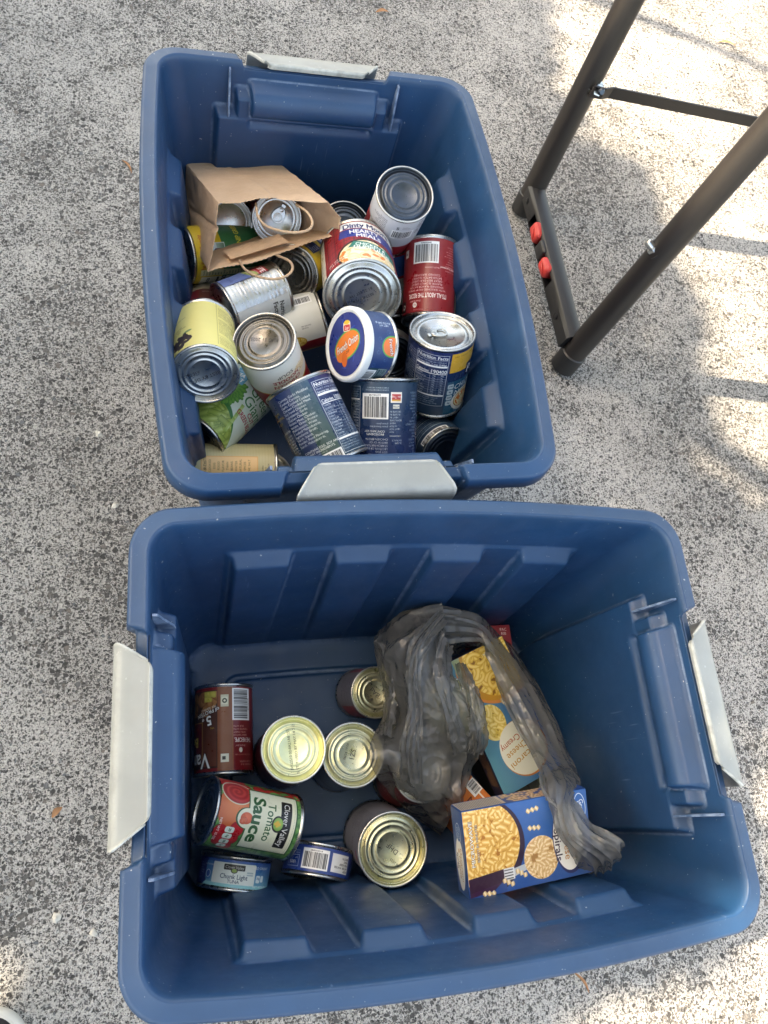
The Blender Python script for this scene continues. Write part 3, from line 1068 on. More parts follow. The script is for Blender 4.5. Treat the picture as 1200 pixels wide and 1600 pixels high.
LIDC = {}
def lid_profile(Rr, kind):
    if kind == 'bead':
        p = [(.955, -.0002), (.935, .0), (.915, -.0012), (.905, -.0040), (.885, -.0046), (.865, -.0036), (.80, -.0030), (.785, -.0022), (.735, -.0022), (.72, -.0030), (.665, -.0030), (.65, -.0024), (.61, -.0024), (.595, -.0032), (.47, -.0032), (.455, -.0027), (.435, -.0032), (.0, -.0033)]
    elif kind == 'flat':
        p = [(.955, -.0002), (.935, .0), (.915, -.0012), (.905, -.0044), (.885, -.0050), (.865, -.0040), (.77, -.0032), (.755, -.0025), (.72, -.0025), (.70, -.0036), (.0, -.0037)]
    else:  # pull top
        p = [(.955, -.0002), (.935, .0), (.915, -.0014), (.905, -.0048), (.88, -.0052), (.855, -.0042), (.84, -.0040), (.825, -.0046), (.80, -.0046), (.785, -.0040), (.67, -.0036), (.655, -.0044), (.0, -.0046)]
    return [(r * Rr, z) for r, z in p]

def can(name, key, label, A, B, D, L, up='near', art=None, roll=0.0, lid='bead', lid_mat=None, body_mat=None, ribs=False, tab=None, date=None,
        date_rot=0.0, group='food cans', parts=None, rough=0.36, lid2=None, lab_z=(0.0046, 0.0046), cat='can', metal=0.0):
    A, B = Vector(A), Vector(B)
    ax = (A - B).normalized()
    z = ax if up == 'near' else -ax
    c = (A + B) / 2
    base = A - ax * L if up == 'near' else A
    v = CAM - c
    x = (v - z * v.dot(z)).normalized()
    x = (Matrix.Rotation(R(roll), 3, z) @ x)
    y = z.cross(x)
    M = Matrix((x, y, z)).transposed().to_4x4()
    M.translation = base
    root = tag(empty(name, M), label, cat, group)
    Rr = D / 2
    rb = 0.962 * Rr
    lid_mat = lid_mat or M_TIN
    body_mat = body_mat or M_TIN
    prof = [(0.93 * Rr, .0008), (0.945 * Rr, 0.0001), (0.982 * Rr, 0.0), (Rr, .0009), (Rr, .0027), (0.985 * Rr, .0034), (rb, .0042)]
    n = 40 if ribs else 6
    mid = []
    for i in range(1, n):
        zz = .0042 + (L - .0084) * i / n
        dr = 0
        if ribs and 0.16 < zz / L < 0.84:
            dr = -0.0007 * (0.5 + 0.5 * math.sin(zz / 0.0056 * 2 * math.pi))
        mid.append((rb + dr, zz))
    prof = prof + mid + [(r, L - z_) for r, z_ in prof[::-1]]
    V, F = lathe(prof)
    o = mesh_obj('body', V, F, body_mat, root)
    # ends
    for top in (True, False):
        vis = (top == (up == 'near'))
        kind = ('pull' if tab is not None else lid) if vis else lid
        V, F = lathe(lid_profile(Rr, kind))
        V = [(x_, y_, L + z_) if top else (x_, -y_, -z_) for x_, y_, z_ in V]
        if True:
            F = [f[::-1] for f in F]
        lo = mesh_obj('lid', V, F, lid_mat if vis else (lid2 or M_TIN), root)
        if vis and date:
            for i, line in enumerate(date):
                s, size, dx, dy = line
                tv, tf = text_mesh(s, size)
                cr, sr = math.cos(R(date_rot)), math.sin(R(date_rot))
                tv = [((px + dx) * cr - (py + dy) * sr, (px + dx) * sr + (py + dy) * cr, 0) for px, py, _ in tv]
                d0 = 0.0031 if kind == 'bead' else .0035
                tv = [(px, py, L - d0 + .0002) if top else (px, -py, d0 - .0002) for px, py, _ in tv]
                mesh_obj('date_code', tv, tf, M_INK, lo, smooth=False)
        if vis and tab is not None:
            bm = bmesh.new()
            # ring pull: a pierced plate on a rivet
            pts = []
            for k in range(28):
                t = 2 * math.pi * k / 28
                pts.append((0.0098 * math.cos(t) * (1.0 if math.cos(t) < 0 else 1.25), 0.0088 * math.sin(t) * (1 - 0.16 * math.cos(t))))
            hole = [(-.0022 + .0058 * math.cos(2 * math.pi * k / 28), .0058 * math.sin(2 * math.pi * k / 28)) for k in range(28)]
            levels = [(pts, 0.0), (pts, .0011), (hole, .0011), (hole, 0.0)]
            rings = [[bm.verts.new((px, py, zz)) for px, py in P] for P, zz in levels]
            for r0, r1 in zip(rings, rings[1:] + rings[:1]):
                for k in range(28):
                    bm.faces.new((r0[k], r0[(k + 1) % 28], r1[(k + 1) % 28], r1[k]))
            bmesh.ops.bevel(bm, geom=[e for e in bm.edges], offset=.00025, segments=1, affect='EDGES')
            tube(bm, [(.0088, 0, -.0012), (.0088, 0, .0014), (.0088, 0, .0019)], [.0032, .0030, .0018], 14)
            box(bm, (.0145, 0, -.0002), (.0042, .0062, .0012), bevel=.0004, seg=1)
            bmesh.ops.transform(bm, matrix=Matrix.Translation((0, 0, L - .0030)) @ Matrix.Rotation(R(tab), 4, 'Z') @ Matrix.Translation((.004, 0, 0)), verts=bm.verts)
            if not top:
                bmesh.ops.transform(bm, matrix=Matrix.Translation((0, 0, L)) @ Matrix.Rotation(math.pi, 4, 'X'), verts=bm.verts)
            bmesh.ops.recalc_face_normals(bm, faces=bm.faces)
            bm_obj('pull_tab', bm, M_TIN, lo, True, 35)
    if art is not None:
        m = art.material(name + '_label', rough, metal)
        rl = rb + 0.00035
        for (t0, t1) in (parts or [(-180, 180)]):
            nt = max(4, int(abs(t1 - t0) / 5))
            V, UV = [], []
            z0, z1 = lab_z[0], L - lab_z[1]
            for j in range(5):
                for i in range(nt + 1):
                    t = t0 + (t1 - t0) * i / nt
                    V.append((rl * math.cos(R(t)), rl * math.sin(R(t)), z0 + (z1 - z0) * j / 4))
                    UV.append(((t + 180) / 360, j / 4))
            mesh_obj('label', V, grid_faces(5, nt + 1), m, root, uv=UV)
    return root

P = {
    'F1': ((0.0542, 0.039, 0.0481), (0.056, 0.15, 0.0481), 0.076, 0.111),
    'F2': ((0.1288, -0.0279, 0.0935), (0.0272, 0.001, 0.1274), 0.076, 0.111),
    'F3': ((0.0683, -0.0546, 0.0534), (0.0603, -0.0917, 0.0534), 0.087, 0.038),
    'F4': ((0.1715, -0.0551, 0.0532), (0.1612, -0.0915, 0.0569), 0.087, 0.038),
    'F5': ((0.1321, 0.0596, 0.1366), (0.1321, 0.0571, 0.0247), 0.0795, 0.112),
    'F6': ((0.207, 0.0479, 0.1246), (0.2071, 0.0461, 0.0126), 0.079, 0.112),
    'F7': ((0.2503, 0.1255, 0.0912), (0.2436, 0.1353, 0.0171), 0.068, 0.075),
    'F8': ((0.246, -0.0637, 0.1275), (0.2509, -0.0496, 0.0175), 0.086, 0.111),
    'F9': ((0.2965, 0.0215, 0.114), (0.2926, 0.0173, 0.0141), 0.0775, 0.1),
    'F12': ((0.3424, 0.0956, 0.1256), (0.3453, 0.0946, 0.0136), 0.079, 0.112),
    'R9': ((0.3409, 0.7127, 0.271), (0.3344, 0.6071, 0.2364), 0.076, 0.111),
    'R18': ((0.3219, 0.5415, 0.3165), (0.3344, 0.501, 0.215), 0.086, 0.11),
    'R19': ((0.2496, 0.49, 0.2811), (0.2524, 0.3986, 0.2252), 0.086, 0.1071),
    'R20': ((0.1383, 0.4725, 0.2816), (0.1848, 0.3791, 0.2562), 0.086, 0.1073),
    'R21': ((0.3484, 0.4231, 0.2044), (0.3224, 0.5047, 0.1436), 0.076, 0.105),
    'R17': ((0.1941, 0.5088, 0.3222), (0.2367, 0.5169, 0.3068), 0.087, 0.046),
    'R7': ((0.2196, 0.5813, 0.32), (0.2302, 0.6852, 0.2718), 0.099, 0.115),
    'R14': ((0.0277, 0.4552, 0.3267), (0.0282, 0.553, 0.2742), 0.076, 0.111),
    'R15': ((0.0936, 0.5016, 0.3314), (0.1281, 0.5031, 0.2323), 0.076, 0.105),
    'R16': ((0.0229, 0.4287, 0.2209), (0.0949, 0.5115, 0.2117), 0.0745, 0.110),
    'R11': ((0.1292, 0.6437, 0.2386), (0.0555, 0.6043, 0.236), 0.077, 0.0836),
    'R4': ((0.0046, 0.7129, 0.2040), (0.1122, 0.7493, 0.183), 0.0785, 0.1155),
    'R10': ((0.1448, 0.6616, 0.2509), (0.204, 0.7396, 0.1986), 0.076, 0.111),
    'R12': ((0.1892, 0.6217, 0.2142), (0.1114, 0.6017, 0.1956), 0.078, 0.0824),
    'R13': ((0.0324, 0.5922, 0.2152), (0.0385, 0.6674, 0.1495), 0.076, 0.1),
    'R6': ((0.2778, 0.7127, 0.3605), (0.2839, 0.7404, 0.2593), 0.076, 0.105),
    'R5': ((0.2313, 0.7754, 0.2187), (0.2463, 0.8229, 0.1196), 0.076, 0.111),
    'R8': ((0.2944, 0.755, 0.2284), (0.3238, 0.714, 0.1296), 0.076, 0.111),
    'R23': ((0.3048, 0.6024, 0.1455), (0.3169, 0.6875, 0.0851), 0.076, 0.105),
    'R22': ((0.0142, 0.3985, 0.200), (0.1180, 0.3970, 0.204), 0.062, 0.104),
    'R24': ((0.1121, 0.4190, 0.1560), (0.0930, 0.3900, 0.0700), 0.070, 0.094),
    'R2': ((0.0649, 0.7565, 0.2282), (0.0589, 0.832, 0.1629), 0.068, 0.1),
    'R3': ((0.1281, 0.7449, 0.2568), (0.1265, 0.8209, 0.1918), 0.068, 0.1),
}
def sheet(key, bg):
    D, L = P[key][2:]
    return Art(math.pi * D * 0.965 * 1000, (L - .0092) * 1000, bg)
def C(key, name, label, **kw):
    return can(name, key, label, *P[key], **kw)
FACE = 'f3f1ea'

# --- far bin ----------------------------------------------------------
# red chilli can, printed upside down towards the camera
a = sheet('R9', '8e1822'); H = a.H
a.bars(-11, 5, 25, 35, 5)
a.rect(35, 12, 43, 23, 'efece4'); a.text('19', 39, 17.5, 3, '202020')
a.para(-13, 37.5, 24, 43, 1.9, FACE, seed=2)
a.para(-24, 48, 33, 74, 2.7, FACE, 'OUR STORY STARTS WITH SIMPLE INGREDIENTS BEEF TOMATOES GREAT BATCH COOKED SLOWLY SEASONED AND MADE FROM SCRATCH FLAVOR SINCE 1908', seed=4, ragged=.15, align='C', gap=1.5)
a.text("IT'S ALL ABOUT THE RECIPE.", 3, 79.5, 6.0, FACE, bold=0.02, width=56)
a.text('SmartLabel', 20, 87, 2.6, FACE, shear=.3)
a.ell(20, 92, 3.2, 3.8, 'efece4'); a.text('U', 20, 92, 3, '8e1822')
a.para(8, 96, 34, 100, 1.5, FACE, seed=9)
a.rect(37, 84, 46, 99, '241416'); a.ell(41.5, 91.5, 3.6, 3.6, 'e8e4da'); a.ell(41.5, 91.5, 1.8, 1.8, '241416')
a.para(-42, 8, -16, 46, 1.9, 'e9d9cf', 'Questions comments visit save can for details refrigerate unused portion ready to eat simmer', seed=6, align='L')
a.text('Quality Guaranteed', -28, 40, 2.4, FACE, bold=.015)
a.rect(-50, 6, -44, H - 2, '1c1416'); a.para(-49.5, 8, -44.5, H - 4, 1.5, FACE, rot=90, seed=3)
a.rect(-58, 4, -50.5, H - 3, 'd9d2c6')
a.grad(47, 0, a.W / 2, H, '8e1822', '6d1019', False)
C('R9', 'red_can', 'red label can lettered all about the recipe, upside down by the right wall', up='far', art=a, rough=.3)

# pull tab soup
def navy(key, seed):
    a = sheet(key, '16305c'); a.grad(-a.W / 2, 0, a.W / 2, a.H, '173a52', '14285a')
    return a
a = navy('R18', 1); H = a.H
a.para(-58, 30, -33, H - 8, 2.0, FACE, seed=11, align='R')
a.facts(-31, 16, 13, H - 5, seed=3)
a.rect(16, H - 32, 62, H - 3, 'dfa838'); a.para(20, H - 12, 60, H - 6, 2.2, '8a5f14', seed=4)
for k in range(24): a.rect(16 + k * 1.9, H - 33, 17 + k * 1.9, H - 32, '16324e')
a.rect(43, H - 46, 80, H - 24, '141a44'); a.text('Progresso', 44.5, H - 35, 11, FACE, 0, 'L', .02, .15)
a.rect(16, 0, 80, H - 46, '1b6079', .75); a.text('CHICKEN', 26, H - 56, 7.5, FACE, 0, 'L', 0, .25)
a.text('NOODLE', 27, H - 66, 7.5, FACE, 0, 'L', 0, .25)
for k in range(4):
    a.rect(17, H - 58 - k * 9, 25.5, H - 50.5 - k * 9, 'b9c8cc', r=1.8); a.text(('190', '4g', '660', '6g')[k], 21.2, H - 54 - k * 9, 2.6, '1a3c55', bold=.01)
a.ell(49, 20, 24, 19, 'd6d4c8'); a.ell(49, 21, 20, 15, '8c5d22')
t_ = np.linspace(0, 2 * np.pi, 40)
a.scatter(np.stack([49 + 19 * np.cos(t_), 21 + 14 * np.sin(t_)], 1), 120, 'elbow', 5, 4, 'a0752e', 'ecd9a6', 5)
a.scatter(np.stack([49 + 17 * np.cos(t_), 21 + 12 * np.sin(t_)], 1), 14, 'o', 3.2, 2.2, 'b44a12', 'e98a3a', 6)
C('R18', 'soup_can', 'navy soup can with ring pull lid and nutrition panel, leaning on right wall', up='near', art=a, tab=-60, lid='pull', rough=.28, roll=2)

a = navy('R19', 2); H = a.H
a.bars(-7, 14, 27, 45, 8)
a.para(-7, 5, 27, 11.5, 1.6, FACE, seed=3)
a.rect(-24, 12, -9.5, 25, 'efe6da'); a.rect(-22.5, 14.5, -11, 22, 'b8322e'); a.text('Box Tops', -16.8, 18.2, 2.7, FACE, bold=.01); a.rect(-22.5, 21.3, -11, 23, 'd9a43c')
a.rect(-21, 27, -12.5, 32, 'dfdccc'); a.text('BETTER', -16.8, 29.5, 1.7, '20304a')
a.para(-25, 34, -9, 62, 2.0, FACE, 'HEAT IN MICROWAVE OR STOVE TOP SAFE BOWL COVER', seed=9, align='R')
a.rect(-24, 65, -9, 65.5, FACE); a.para(-25, 66, -8, 76, 2.0, FACE, seed=13)
a.para(-7, 48, 27, 56, 2.0, FACE, 'Distributed by General Sales Minneapolis gluten free', seed=5)
a.text('CONTAINS SOY', 10, 60, 2.5, FACE, bold=.015); a.text('INGREDIENTS', 9, 63.6, 2.5, FACE, bold=.015)
a.para(-7, 66, 27, H - 3, 2.5, FACE, seed=21, gap=1.55)
a.facts(31, 6, 72, H - 4, seed=8)
a.para(-52, 8, -30, H - 10, 2.2, 'cfd8de', seed=17)
C('R19', 'soup_can', 'navy soup can upside down with barcode, directly behind the near latch', up='far', art=a, rough=.28, roll=2)

a = navy('R20', 3); H = a.H
a.grad(-8, 0, 16, H, '2d4a3f', '33536a')
a.grad(-28, 0, -8, H, '16305c', '16305c')
a.para(-30, 24, 14, H - 7, 2.9, FACE, 'Ingredients: Chicken Broth, Carrots, Cooked White Chicken Meat, Enriched Egg Noodle, Celery. Modified Food Starch, Salt, Soy Protein Isolate, Potato Starch, Onion Powder, Flavoring, Garlic Powder, Maltodextrin, Beta Carotene', seed=31, gap=1.45, bold=.008, ragged=.2)
a.text('CONTAINS EGG, SOY AND', -28, 20.5, 2.7, FACE, 0, 'L', .015); a.text('WHEAT INGREDIENTS.', -28, 16.8, 2.7, FACE, 0, 'L', .015)
a.para(-28, 8, 2, 15, 1.7, FACE, 'Distributed by general mills sales inc minneapolis', seed=4)
a.bars(-8, -14, 17, 11, 6, digits=False)
a.rect(-39, 4, -31, 12, 'dfe2e0'); 
a.facts(18, 2, 62, H - 5, seed=12, cal=('100', '200'))
for k, t in enumerate(('HEARTY', 'TRADITIONAL', 'SOUP')): a.text(t, -46, H - 20 - 6 * k, 3, 'c89a3a', bold=.01)
a.text('HEATING INSTRUCTIONS DIRECTIONS', -48, H - 44, 2.2, FACE, bold=.01, width=30)
a.para(-56, 20, -34, H - 48, 1.9, FACE, seed=15, align='R')
C('R20', 'soup_can', 'tilted navy soup can showing a long ingredients list, left of the near latch', up='near', art=a, rough=.28, roll=-3)

a = navy('R21', 4); H = a.H
a.bars(-24, -8, 22, 8, 9, digits=False)
a.para(-30, 12, 28, 40, 1.9, 'c9d3d6', seed=7, align='C')
for y in (14, 22, 31): a.rect(-34, y, 30, y + .6, 'b9c6cc')
a.grad(-60, 45, 60, H, '1f5a6c', '235066')
C('R21', 'soup_can', 'dark teal can lying beside the right fin of near latch, darkly reflecting lid outward', up='far', art=a, lid_mat=M_SLATE, roll=15, lid='bead')

# dip tub with plastic lid
a = sheet('R17', '16386a'); H = a.H
for k in range(16):
    x0 = -60 + k * 8 + (k % 3); y0 = 6 + (k * 13) % 28
    for q in range(14):
        t = q / 13 * 4.5
        a.ell(x0 + (1 + t) * .8 * math.cos(t * 1.5 + k), y0 + (1 + t) * .8 * math.sin(t * 1.5 + k), .45, .45, '3c6a94', alpha=.7)
a.ell(5, H - 4, 13, 17, '4f9c46'); a.ell(5, H - 4, 11.2, 15, 'e8722c'); a.text('French', 5, H - 6, 5, FACE, 15, bold=.01, shear=.2, edge='7c2a10')
a.text('8.5 OZ (240 g)', -24, 22, 2.6, 'dfe6ea', -90, bold=.01); a.text('NET WT', -20.5, 22, 2.6, 'dfe6ea', -90)
a.rect(33, 6, 58, 34, '14404c'); a.rect(34, 20, 57, 33, 'cfd6d2'); a.rect(34.5, 20.5, 56.5, 32.5, '14404c'); a.para(35, 21, 56, 32, 1.7, 'dfe6e0', seed=5)
a.bars(36, -12, 58, 18, 4, digits=False)
root17 = C('R17', 'dip_can', 'blue dip tub with white snap lid lettered French Onion, lying on its side', up='far', art=a, lid_mat=M_WHITE, roll=-10, lab_z=(.0075, .0046))
Rr = .087 / 2
V, F = lathe([(Rr * 1.015, .0085), (Rr * 1.03, .0075), (Rr * 1.035, .0), (Rr * 1.02, -.0018), (Rr * .97, -.0026), (Rr * .93, -.0022), (Rr * .90, -.0005), (0, -.0003)])
V = [(x, y, z) for x, y, z in V]
cap = mesh_obj('snap_lid', V, [f[::-1] for f in F], M_WHITE, root17)
a = Art(80, 80, '1b2f78')
for k in range(22):
    an = k * .9
    a.ell(33 * math.cos(an) * (k % 5 + 2) / 7, 40 + 33 * math.sin(an) * (k % 5 + 2) / 7, 5, 1.1, '2a489a', k * 47)
a.ell(2, 39, 28, 17, '4a9a4c', 18); a.ell(2, 39, 26, 15, 'ea7a2e', 18)
a.ell(-12, 26, 9, 7, 'ea7a2e'); a.ell(-4, 22, 6, 9, 'd9641e')
a.text('French Onion', 2, 40, 9, FACE, 18, bold=.012, shear=.25, width=47, edge='6b1f0c')
a.text('DIP', 3, 31, 3.4, '6b1f0c', 18)
a.rect(-6, 55, 9, 67, 'f0dfc0', r=3); a.rect(-5, 56, 8, 63, 'c4282c', r=2); a.text('Lay', 1.5, 59.5, 4, FACE, 0, bold=.01, shear=.2); a.ell(1.5, 66, 6, 2.6, 'e9b93a')
mcap = a.material('snap_lid_print', .3)
n = 48; rd = Rr * .87
V = [(0, 0, -.0009)] + [(rd * math.cos(2 * math.pi * k / n), rd * math.sin(2 * math.pi * k / n), -.0009) for k in range(n)]
def place_disc(parent, name, V, rot, m, rd, flip=True, scale=40):
    UV = []
    for x, y, z in V:
        u, w = x * 1000, (-y if flip else y) * 1000
        c, s = math.cos(R(rot)), math.sin(R(rot))
        uu, vv = (u * c - w * s), (u * s + w * c)
        k = 38 / (rd * 1000)
        UV.append((.5 + uu * k / 80, .5 + vv * k / 80))
    nn = len(V) - 1
    F = [(0, (k % nn) + 1, ((k + 1) % nn) + 1) for k in range(nn)]
    if flip: F = [f[::-1] for f in F]
    return mesh_obj(name, V, F, m, parent, smooth=False, uv=UV)
place_disc(cap, 'lid_print', V, 0, mcap, rd)

# big stew can
a = sheet('R7', '9c1c26'); H = a.H
for k in range(40):
    x = -62 + k * 4.4
    a.rect(x, 0, x + (2.6 if k % 3 == 0 else .7), H, '4e0e18', .5)
for k in range(24):
    y = k * 4.5
    a.rect(-62, y, 120, y + (2.4 if k % 3 == 0 else .7), '4e0e18', .45)
a.rect(-a.W / 2, 0, -42, H, 'd9d0bd'); a.para(-64, 10, -46, H - 10, 1.9, '4a3c30', seed=3)
a.poly([(-10, H - 3), (70, H - 3), (70, H - 24), (-12, H - 20)], FACE)
a.text('Dinty Moore', -8, H - 13, 12.5, '1d2a63', 0, 'L', .03, width=66)
a.poly([(-12, H - 22), (70, H - 26), (70, H - 52), (-15, H - 42)], '2b3a86')
a.text('HEARTY', 0, H - 30, 9.5, FACE, 0, 'L', .025, width=40); a.text('MEALS', 8, H - 42, 9.0, FACE, 0, 'L', .025, width=34)
t_ = np.linspace(0, 2 * np.pi, 40)
pl = np.stack([22 + 42 * np.cos(t_), 18 + 36 * np.sin(t_)], 1)
a.poly(pl, '2a1a12'); pl = np.stack([23 + 40 * np.cos(t_), 17 + 33 * np.sin(t_)], 1)
a.poly(pl, 'e9dcc0')
a.scatter(pl, 60, 'o', 8, 6, 'c99a5c', 'f4e6c4', 8); a.scatter(pl, 26, 'o', 4.5, 3, 'c0541a', 'f08c40', 9)
a.poly([(4, 48), (62, 40), (62, 22), (-4, 34)], '1c7466')
a.text('CHICKEN &', 6, 41, 6.4, FACE, -8, 'L', .02, width=40); a.text('DUMPLINGS', 3, 34, 6.4, FACE, -8, 'L', .02, width=50); a.text('Made With Biscuit Dough', 4, 28.5, 3, FACE, -8, 'L', width=40)
a.text('NET WT 20 OZ', -20, 16, 3.0, FACE, 0, bold=.015); a.text('(1 LB 4 OZ) 567g', -20, 11, 2.6, FACE, 0, bold=.015)
C('R7', 'stew_can', 'large red plaid stew can lettered Hearty Meals, its round end facing the camera', up='far', art=a, rough=.3, roll=-6, date=[('BEST BY FEB', .0052, 0, .004), ('B1 25 EST 199', .0052, 0, -.004)], date_rot=100)

# pale yellow bean can
a = sheet('R14', 'd9cd7e'); H = a.H
a.rect(13, 6, 13.3, H, '6a5f30'); a.rect(13, 26, 60, 26.3, '6a5f30')
for (y0, y1, s) in ((70, 94, 5), (30, 66, 6), (6, 24, 7)): a.para(15, y0, 44, y1, 1.9, '5b4d26', seed=s, bold=.004)
a.para(-40, 70, -18, 73, 1.8, '5b4d26', 'SUGGESTION RECIPES'); a.para(-40, 40, -22, 54, 1.8, '5b4d26', seed=9, ragged=.5)
a.ell(-22, 36, 6, 2.4, '6f8a55', 15)
for k in range(46):
    an = rng.random() * 2 * math.pi; rr_ = rng.random() ** .6
    a.blob(-34 + 16 * rr_ * math.cos(an), 20 + 13 * rr_ * math.sin(an), 4.2, 2.7, rng.random() * 180, '130d0c', '4a3330', 'bean')
a.grad(-a.W / 2, 0, -52, H, '222018', '2b2718', False); a.text('BLACK BEANS', -57, H / 2, 6, 'e6d98a', 90, bold=.02)
C('R14', 'bean_can', 'pale yellow black bean can tipped against the left wall, silver end forward', up='far', art=a, rough=.42, roll=4, date=[('BEST BY DEC', .0062, .002, .004), ('A15 26', .0052, .012, -.005)], date_rot=118)

# condensed soup
a = sheet('R15', 'e4dfd0'); H = a.H
a.rect(-a.W / 2, H * .62, a.W / 2, H, '94121c'); a.rect(-a.W / 2, H * .6, a.W / 2, H * .62, 'c8a03c')
a.text('Condensed', 10, H * .8, 9, FACE, 0, bold=.01, shear=.3)
a.ell(4, H * .62, 9, 9, 'c6a43e'); a.ell(4, H * .62, 7, 7, '6a4a16')
a.text('CHICKEN', 12, H * .46, 6, 'a01820', 0, bold=.02); a.text('NOODLE', 12, H * .36, 6, 'a01820', 0, bold=.02); a.text('SOUP', 12, H * .26, 6, '202020', 0, bold=.0)
a.para(-60, 6, -30, H * .55, 1.9, '3a3a34', seed=4)
for k in range(9):
    a.blob(-20 + 4 * math.sin(k), H * .30 + k * 1.6, 14 - k * .6, 4.2, 8 * math.sin(k * 2), 'a87b42', 'f2dfb4', 'elbow')
C('R15', 'condensed_soup_can', 'white and dark red chicken noodle soup can standing, darkly reflecting grey lid up', up='far', art=a, rough=.35, roll=-30, lid_mat=M_TIN_DARK, date=[('AUG 21 2025', .006, 0, -.003)], date_rot=-150)

# green bean can (the mascot of the real label is left out; a sprig of leaves stands in its place)
a = sheet('R16', 'dfe9d8'); H = a.H
a.grad(-a.W / 2, H * .55, a.W / 2, H, 'e6ece0', 'cfe6d8')
t_ = np.linspace(-60, 60, 40)
hill = [(-62, -1)] + [(x, 44 - .012 * (x + 18) ** 2) for x in np.linspace(-62, 46, 30)] + [(46, -1)]
a.poly(hill, '2d7a35')
hill2 = [(-62, -1)] + [(x, 36 - .011 * (x + 14) ** 2) for x in np.linspace(-62, 40, 30)] + [(40, -1)]
a.poly(hill2, '3f5d22')
a.scatter(hill2, 120, 'cut', 11, 4.0, '54701f', 'b5c662', 3, rot=30, jitter=75)
for k in range(60):
    an = k * 2.4; r_2 = 1.9 * math.sqrt(k)
    a.blob(-9 + r_2 * math.cos(an) * .9, 56 + r_2 * math.sin(an) * 1.35, 4.2, 2.5, math.degrees(an), '1f6a2c', '84bf52', 'bean')
for k in range(5):
    a.blob(14 + k * 1.2, 46 - k * 7, 2.2, 7, 12, '6f9a3a', 'c5d884', 'cut')
a.text('Green', 6, H - 22, 14, '2a7d3c', 0, 'L', .0, width=42); a.text('Giant', 8, H - 38, 14, '2a7d3c', 0, 'L', .0, width=42)
a.rect(-27, H - 30, -6, H - 6, '4aa3c6'); a.text('SEASONED WITH', -16.5, H - 11, 2, FACE); a.text('SEA', -16.5, H - 17, 5, FACE, 0, bold=.03); a.text('SALT', -16.5, H - 24.5, 5, FACE, 0, bold=.03)
a.text('CUT', 34, 52, 6, 'b3202a', 0, bold=.012); a.text('GREEN BEANS', 12, 43, 6.4, 'b3202a', 0, 'L', .012, width=46)
C('R16', 'green_bean_can', 'green bean can lying tilted below the yellow can, pile of cut beans pictured', up='far', art=a, rough=.34, roll=-8, lid_mat=M_TIN_DARK)

# bare can with a torn label
a = sheet('R11', 'c9ccc8'); H = a.H
a.rect(8, 0, 64, H, 'c6c9c6'); a.text('Nutrition', 28, H - 12, 6.4, '1c1c1c', 0, 'C', .02, width=28); a.text('Facts', 22, H - 21, 6.4, '1c1c1c', 0, 'C', .02)
a.para(21, H - 42, 52, H - 29, 3.0, '2a2a2a', 'Servings about 3.5 size 1/2 cup (130g)', seed=3, bold=.008); a.rect(21, H - 45, 60, H - 43, '1c1c1c')
a.para(21, 6, 56, H - 46, 2.6, '2a2a2a', 'Calories 20 Total Fat Sodium Carbohydrate Fiber Protein', seed=5)
a.bars(40, 4, 60, H - 40, 5, True, digits=False)
a.rect(-62, 40, -30, H, '3a2c1c'); a.rect(-52, 46, -24, 64, '9c1a26'); a.text('SPE', -38, 58, 7, FACE, 0, bold=.02); a.text('ITALIAN', -38, 50, 3, FACE)
a.rect(-62, 0, -22, 40, '5a6ea0'); a.blob(-40, 42, 14, 6, 30, '5d6a2a', 'c6c98a', 'o'); a.text('style', -40, 14, 5, '22346a', 0, shear=.3)
C('R11', 'torn_label_can', 'shiny ribbed can with most of its label gone, under the lower cord handle', up='near', art=a, ribs=True, parts=[(12, 96), (-100, -46)], rough=.3, roll=0)

a = sheet('R4', 'd9b52c'); H = a.H
a.grad(-a.W / 2, 0, a.W / 2, H * .64, '1f5a34', '2c7442')
a.text("The South's Favorite", 6, H - 9, 6, 'a83a1c', 0, 'C', .01, .25, width=52)
a.rect(-6, H - 42, 20, H - 18, 'cfd9d4'); a.grad(-5, H - 41, 19, H - 30, '5b7a5a', '9fb3a0'); a.rect(3, H - 38, 12, H - 29, '7a3a2a'); a.poly([(2, H - 29), (13, H - 29), (7.5, H - 23)], '39424a')
a.rect(-26, 4, -16, H - 6, 'd8d2a2'); a.para(-25, 6, -17, H - 8, 2.4, '3a4020', 'ready to heat and serve seasoned with real flavor', seed=2, ragged=.02)
a.rect(-54, 2, -28, H - 8, 'e3e0d2'); a.text('Facts', -31, H - 18, 5.5, '1a1a1a', 0, 'R', .02); a.rect(-52, H - 34, -29, H - 31, '1a1a1a'); a.text('100', -34, H - 41, 6.4, '1a1a1a', 0, 'C', .02)
for k in range(7): a.rect(-52, H - 50 - 7 * k, -29, H - 49.6 - 7 * k, '1a1a1a'); a.text('%dg' % (k + 1), -33, H - 46.5 - 7 * k, 2.6, '1a1a1a')
a.text('TURNIP GREENS', 30, H * .4, 7, 'e9d94a', 0, bold=.02, width=54)
C('R4', 'greens_can', 'yellow and green label can lying under the brown paper bag', up='near', art=a, rough=.34, roll=-8)

